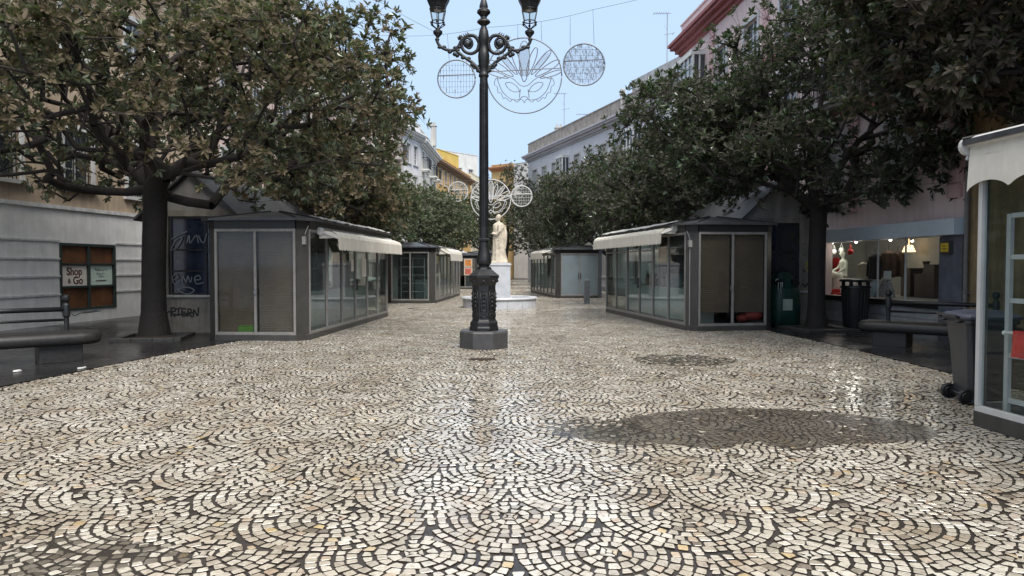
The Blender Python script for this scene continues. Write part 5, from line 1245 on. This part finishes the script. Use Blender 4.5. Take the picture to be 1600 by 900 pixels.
# ------------------------------------------------------------------ trees
def leaf_mat(name, top, tipc, under):
    m = bpy.data.materials.new(name); m.use_nodes = True; nt = m.node_tree; N = nt.nodes; L = nt.links; b = N['Principled BSDF']
    ge = N.new('ShaderNodeNewGeometry'); cr = N.new('ShaderNodeValToRGB'); e = cr.color_ramp
    e.elements[0].position = 0; e.elements[0].color = (*[c*.6 for c in top],1); e.elements[1].position = 1; e.elements[1].color = (*tipc,1)
    q = e.elements.new(.55); q.color = (*top,1); q = e.elements.new(.9); q.color = (*[(a+c)/2 for a, c in zip(top, tipc)],1)
    L.new(ge.outputs['Random Per Island'], cr.inputs['Fac'])
    cu = N.new('ShaderNodeValToRGB'); cu.color_ramp.elements[0].color = (*[c*.65 for c in under],1); cu.color_ramp.elements[1].color = (*[c*1.35 for c in under],1)
    L.new(ge.outputs['Random Per Island'], cu.inputs['Fac'])
    mx = N.new('ShaderNodeMix'); mx.data_type = 'RGBA'; L.new(ge.outputs['Backfacing'], mx.inputs['Factor']); L.new(cr.outputs['Color'], mx.inputs['A']); L.new(cu.outputs['Color'], mx.inputs['B'])
    L.new(mx.outputs['Result'], b.inputs['Base Color'])
    tr = N.new('ShaderNodeBsdfTranslucent'); tr.inputs['Color'].default_value = (top[0]*2.6, top[1]*2.8, top[2]*1.3, 1)
    ms = N.new('ShaderNodeMixShader'); ms.inputs[0].default_value = .12; L.new(b.outputs[0], ms.inputs[1]); L.new(tr.outputs[0], ms.inputs[2]); L.new(ms.outputs[0], N['Material Output'].inputs['Surface'])
    mr = N.new('ShaderNodeMapRange'); mr.inputs['To Min'].default_value = .22; mr.inputs['To Max'].default_value = .75; L.new(ge.outputs['Backfacing'], mr.inputs['Value']); L.new(mr.outputs['Result'], b.inputs['Roughness'])
    b.inputs['Specular IOR Level'].default_value = .75
    return m
LF1 = leaf_mat('magnolia leaves', (.080,.105,.06), (.30,.34,.22), (.10,.072,.038))
LF2 = leaf_mat('dark magnolia leaves', (.045,.075,.04), (.19,.24,.14), (.034,.031,.019))
LF4 = leaf_mat('russet magnolia leaves', (.04,.06,.035), (.13,.14,.08), (.060,.042,.026))
LF3 = leaf_mat('green leaves', (.055,.095,.045), (.17,.21,.10), (.07,.08,.045))

def tree(label, base, th, tr, ells, n_attr, n_ros, leafL, lm, seed, zmin=2.9, near=True, group=None, shell=.55, xclip=None, leaves=9, lean=(0,0), bare=None):
    rng = np.random.default_rng(seed)
    bx, by = base
    wts = np.array([e[2] if len(e) > 2 else e[1][0]*e[1][1]*e[1][2] for e in ells], float); wts /= wts.sum()
    def sample(n, sh):
        out = []
        while len(out) < n:
            e = ells[rng.choice(len(ells), p=wts)]; d = rng.normal(size=3); d /= np.linalg.norm(d)
            lump = 1+.13*math.sin(d[0]*5+seed)*math.cos(d[1]*4-seed)+.10*math.sin(d[2]*7+d[0]*6+seed*2)
            p = np.array(e[0])+np.array(e[1])*d*(sh+(1-sh)*rng.random()**.55)*lump
            if p[2] < zmin+.35*math.sin(p[0]*2.1+p[1]*1.7+seed): continue
            if xclip and not (xclip[0] < p[0] < xclip[1]): continue
            out.append(p)
        return np.array(out)
    # skeleton
    fork = np.array([bx+lean[0], by+lean[1], th]); nodes = [np.array([bx,by,-.05])]; par = [-1]
    nt_ = 6
    for i in range(1, nt_+1): 
        t = i/nt_; nodes.append(np.array([bx,by,0])*(1-t)+fork*t+np.array([.05*math.sin(3*t+seed),.05*math.cos(2.3*t+seed),0])*t); par.append(len(nodes)-2)
    cz = max(e[0][2]+e[1][2]*.45 for e in ells)
    k = 5; last = len(nodes)-1
    for i in range(1, k+1):
        t = i/k; nodes.append(fork+np.array([.25*math.sin(4*t+seed),.25*math.cos(3*t+seed),(cz-th)*t])); par.append(len(nodes)-2)
    att = sample(n_attr, .35); order = np.argsort(np.linalg.norm((att-fork)*np.array([1,1,.7]), axis=1))
    arr = np.array(nodes); plen = np.zeros(len(arr))
    for i in range(1, len(arr)): plen[i] = plen[par[i]]+np.linalg.norm(arr[i]-arr[par[i]])
    cap = len(arr)+n_attr*14; A_ = np.zeros((cap,3)); A_[:len(arr)] = arr; PL = np.zeros(cap); PL[:len(arr)] = plen; n = len(arr)
    tips = []
    for ai in order:
        p = att[ai]; dd = A_[nt_:n]-p; dist = np.linalg.norm(dd, axis=1)
        cost = dist+.22*PL[nt_:n]+np.where(A_[nt_:n,2] > p[2]+.2, .7*(A_[nt_:n,2]-p[2]), 0)
        j = int(np.argmin(cost))+nt_; a = A_[j]; D = np.linalg.norm(p-a)
        steps = max(1, int(D/.42)); prev = j; sag = rng.normal(0, .07*D, 3); sag[2] = -.05*D*rng.random() if p[2] < th+1.5 else .06*D
        for s_ in range(1, steps+1):
            t = s_/steps; q = a+(p-a)*t+sag*4*t*(1-t)+(rng.normal(0,.03,3) if s_ < steps else 0)
            if n >= cap: break
            A_[n] = q; PL[n] = PL[prev]+np.linalg.norm(q-A_[prev]); par.append(prev); prev = n; n += 1
        tips.append(prev)
    A_ = A_[:n]; par = np.array(par[:n]); 
    r = np.zeros(n); ex = 2.35; r0 = .007
    acc = np.zeros(n); nch = np.bincount(par[1:], minlength=n)
    for i in range(n-1, 0, -1):
        if nch[i] == 0: acc[i] = r0**ex
        acc[par[i]] += acc[i]+(r0*.25)**ex
    r = np.maximum(acc, r0**ex)**(1/ex); r *= tr/r[1]
    r = np.maximum(r, .006); r[0] = r[1]*1.45; r[1] *= 1.06
    # tubes
    def frus(P0_, P1__, R0, R1_, ns):
        d = P1__-P0_; ln = np.linalg.norm(d, axis=1, keepdims=True)+1e-9; d /= ln
        up = np.where(np.abs(d[:,2:3]) < .9, np.array([[0,0,1.]]), np.array([[1.,0,0]])); u = np.cross(d, up); u /= np.linalg.norm(u, axis=1, keepdims=True); v = np.cross(d, u)
        a = 2*PI*np.arange(ns)/ns; c = (u[:,None]*np.cos(a)[None,:,None]+v[:,None]*np.sin(a)[None,:,None])
        V = np.concatenate([P0_[:,None]+c*R0[:,None,None], P1__[:,None]+c*R1_[:,None,None]], 1)
        m_ = len(P0_); b0 = (np.arange(m_)*2*ns)[:,None]; Fq = []
        for j in range(ns): j2 = (j+1) % ns; Fq.append(np.concatenate([b0+j, b0+j2, b0+ns+j2, b0+ns+j], 1))
        return V.reshape(-1,3), np.concatenate(Fq)
    i = np.arange(1, n); big = r[i] > .05
    dom = np.full(n, -1); best = np.zeros(n)
    for q in range(1, n):
        if r[q] > best[par[q]]: best[par[q]] = r[q]; dom[par[q]] = q
    isd = np.zeros(n, bool); isd[dom[dom >= 0]] = True
    R0 = np.where(isd, r[par], np.minimum(r[par], r*1.35))
    V1, F1 = frus(A_[par[i[big]]], A_[i[big]]+ (A_[i[big]]-A_[par[i[big]]])*.04, R0[i[big]], r[i[big]], 10 if near else 7)
    V2, F2 = frus(A_[par[i[~big]]], A_[i[~big]], R0[i[~big]], r[i[~big]], 5 if near else 3)
    root = empty('tree', (0,0,0), 0, label, 'tree', group)
    off = np.array([bx,by,0]); root.location = (bx,by,0)
    npmesh('trunk', np.concatenate([V1, V2])-off, [np.concatenate([F1, F2+len(V1)])], BARK, True, parent=root)
    # rosettes of leaves
    thin = np.where((r < .03) & (np.arange(n) > nt_+k))[0]
    cen = np.mean([e[0] for e in ells], axis=0)
    att_n = A_[thin]; pick = np.concatenate([np.array(tips), thin[rng.integers(0, len(thin), max(0, n_ros-len(tips)))]])
    P = A_[pick].copy(); dev = rng.normal(size=P.shape); dev /= np.linalg.norm(dev, axis=1, keepdims=True)
    P += dev*(rng.random((len(P),1))**.6*(.55 if near else .75)); P[:len(tips)] = A_[np.array(tips)]
    # only keep rosettes towards the outside and above the clip
    ok = P[:,2] > zmin-.15
    rel = np.full(len(P), 9.)
    for e in ells: rel = np.minimum(rel, np.linalg.norm((P-np.array(e[0]))/np.array(e[1]), axis=1))
    ok &= (rel > shell*rng.random(len(P))**.5*1.0) & (rel < 1.25)
    if xclip: ok &= (P[:,0] > xclip[0]) & (P[:,0] < xclip[1])
    hole = np.sin(P[:,0]*1.9+seed)*np.sin(P[:,1]*1.7+seed*2)*np.sin(P[:,2]*2.3+seed*3)+.35*np.sin(P[:,0]*4.1+P[:,2]*3.7)*np.sin(P[:,1]*3.9+seed)
    ok &= ~((hole > .30) & (rng.random(len(P)) < .6))
    if bare is not None:
        for (c_, rr_, pr) in bare: ok &= ~((np.linalg.norm((P-np.array(c_))/np.array(rr_), axis=1) < 1) & (rng.random(len(P)) < pr))
    P = P[ok]; src = A_[pick[ok]]
    VT, FT = frus(src, P, np.full(len(P), .007), np.full(len(P), .004), 3)
    npmesh('twig', VT-off, [FT], TWIG, True, parent=root)
    m_ = len(P); nl = leaves
    axis = (P-src); axis = axis/(np.linalg.norm(axis, axis=1, keepdims=True)+1e-6)*.5+(P-cen)/(np.linalg.norm(P-cen, axis=1, keepdims=True))*.45+rng.normal(0,.35,P.shape); axis[:,2] += .45
    axis /= np.linalg.norm(axis, axis=1, keepdims=True)
    up = np.where(np.abs(axis[:,2:3]) < .9, np.array([[0,0,1.]]), np.array([[1.,0,0]])); u = np.cross(axis, up); u /= np.linalg.norm(u, axis=1, keepdims=True); v = np.cross(axis, u)
    ph = rng.uniform(0, 6.28, m_)[:,None]+np.arange(nl)[None,:]*2.4
    el = R(12)+rng.random((m_,nl))*R(68)
    rad = u[:,None]*np.cos(ph)[...,None]+v[:,None]*np.sin(ph)[...,None]
    dirn = rad*np.cos(el)[...,None]+axis[:,None]*np.sin(el)[...,None]
    dirn[...,2] -= .18; dirn /= np.linalg.norm(dirn, axis=-1, keepdims=True)
    nor = axis[:,None]-dirn*(dirn*axis[:,None]).sum(-1, keepdims=True); nor += rng.normal(0,.25,nor.shape); nor -= dirn*(nor*dirn).sum(-1, keepdims=True); nor /= np.linalg.norm(nor, axis=-1, keepdims=True)+1e-6
    side = np.cross(dirn, nor)
    L_ = leafL*rng.uniform(.55,1.15,(m_,nl))[...,None]; W_ = L_*rng.uniform(.16,.23,(m_,nl))[...,None]
    st = P[:,None]+axis[:,None]*(rng.random((m_,nl))[...,None]*leafL*.35)
    a0_ = st+dirn*L_*.08; tip = st+dirn*L_-nor*L_*.12
    if near:
        l1 = st+dirn*L_*.38+side*W_+nor*W_*.25; l2 = st+dirn*L_*.74+side*W_*.8+nor*W_*.1-nor*L_*.03; r1_ = st+dirn*L_*.38-side*W_+nor*W_*.25; r2_ = st+dirn*L_*.74-side*W_*.8+nor*W_*.1-nor*L_*.03
        V = np.stack([a0_,l1,l2,tip,r2_,r1_], 2).reshape(-1,3); b0 = (np.arange(m_*nl)*6)[:,None]
        F_ = np.concatenate([b0+np.array([[0,3,2,1]]), b0+np.array([[0,5,4,3]])])
    else:
        l1 = st+dirn*L_*.5+side*W_*1.25; r1_ = st+dirn*L_*.5-side*W_*1.25
        V = np.stack([a0_,l1,tip,r1_], 2).reshape(-1,3); b0 = (np.arange(m_*nl)*4)[:,None]; F_ = b0+np.array([[0,3,2,1]])
    npmesh('crown', V-off, [F_], lm, False, parent=root)
    return root
tree('broad low magnolia tree left of the lamp, its trunk before the graffitied stall', G(240,528), 3.3, .25,
     [((-7.6,16.2,5.4),(5.2,5.2,2.9)), ((-9.6,13.6,4.9),(3.6,3.6,1.8)), ((-4.4,16.4,5.5),(2.3,2.6,2.2))], 950, 9000, .168, LF1, 11, zmin=3.2, group='large magnolia trees in front', xclip=(-11.9,-2.0),
     bare=[((-9.8,13.5,3.5),(4.2,4.5,1.5),.6),((-8.2,15.6,3.8),(3.5,4,1.1),.5)])
tree('magnolia tree with its trunk between the green bottle bank and the litter bin', G(1277,515), 3.0, .20,
     [((8.7,18.6,5.4),(4.0,4.4,3.4)), ((4.8,18.9,5.5),(1.9,2.0,.9),14.), ((5.9,18.6,4.7),(2.3,2.2,1.1),14.), ((10.2,17.6,4.5),(2.0,2.6,1.2),22.)], 850, 8600, .17, LF2, 23, zmin=3.15, group='large magnolia trees in front', xclip=(2,11.5))
tree('dark magnolia tree overhanging the near right kiosk, its trunk outside the view', (9.6,12.4), 3.2, .22,
     [((9.4,12.4,6.0),(3.7,4.0,2.0))], 500, 4600, .20, LF4, 37, zmin=4.1, group='large magnolia trees in front', xclip=(5,10.3))
FARG_ = 'street trees farther along the street'
for lb, b, ells, ns, lmx, sd in (
  ('low leafy tree right behind the large left kiosk roof', (-6.0,26.0), [((-6.1,25.6,4.3),(2.3,2.4,1.7))], 2200, LF1, 40),
  ('bushy tree behind the far end of the large left kiosk', (-7.2,29.5), [((-7.0,29.5,3.9),(3.3,3.3,1.7))], 2600, LF3, 41),
  ('rounded green tree behind the left shelving kiosk', (-5.7,41), [((-5.3,41,4.1),(2.9,3.4,1.9))], 2400, LF3, 42),
  ('farther green tree left of the poster kiosk', (-5.8,53), [((-5.2,53,4.6),(3.0,3.4,2.4))], 2200, LF3, 43),
  ('dark tree behind the statue, at the end of the kiosks', (-.6,68), [((-.8,68,6.6),(3.7,3.6,4.0))], 2600, LF2, 44),
  ('dark tree behind the large right kiosk', (6.6,28.5), [((6.4,28.5,4.4),(3.5,3.4,2.2))], 3000, LF2, 45),
  ('dense dark tree behind the blue-filmed kiosk', (5.0,36.5), [((4.9,36.5,4.6),(3.0,3.0,2.5))], 2600, LF2, 46),
  ('dark tree farthest along the right row, near the lilac building corner', (3.6,47), [((3.9,47,4.9),(2.6,3.2,2.9))], 2400, LF2, 47),
  ('tree between the gabled stall and the pink building', (8.2,30), [((7.6,31,4.2),(2.4,2.8,1.9))], 2000, LF2, 48),
  ('slim tree far down the street, left of the farther carnival mask', (-3.0,78), [((-3.4,78,5.8),(3.0,3.2,3.4))], 1800, LF3, 49),
  ('low dark tree beside the small far kiosk', (3.0,57), [((2.6,57,4.6),(2.8,3,2.8))], 2000, LF2, 50)):
    tree(lb, b, 2.1, .16, ells, 160, ns, .21, lmx, sd, zmin=ells[0][0][2]-ells[0][1][2]*.72, near=False, group=FARG_, leaves=8, shell=.6)
pit(*G(240,530), .62, 'raised stone tree pit around the left magnolia trunk')
pit(*G(1277,517), .62, 'raised stone tree pit around the right magnolia trunk')
cobbles()
# puddles lying on the cobbles
x0, y0 = G(1150,678)
pd = spline([(-1.75,-.1),(-1.45,.2),(-1.15,.3),(-.95,.62),(-.5,.9),(.1,1.12),(.8,1.1),(1.4,.85),(1.85,.45),(1.98,.05),(1.7,-.3),(1.2,-.42),(.75,-.5),(.35,-.72),(0,-.42),(-.35,-.66),(-.7,-.5),(-1.05,-.55),(-1.4,-.35),(-1.75,-.1)], 12)[:-1]
rp = random.Random(3); pd = [(a_+rp.uniform(-.03,.03), b_+rp.uniform(-.035,.035)) for a_, b_ in pd]
water_sheet([(x0+a, y0+b) for a, b in pd], .0122)
x0, y0 = G(1068,564); water_sheet(blob(x0, y0, .82, .75, 4), .0105)
tag(water_sheet(blob(*G(930,672), .5, .45, 6), .0098), None)
x0, y0 = G(10,885); water_sheet(blob(x0, y0, .9, .35, 9), .0098)
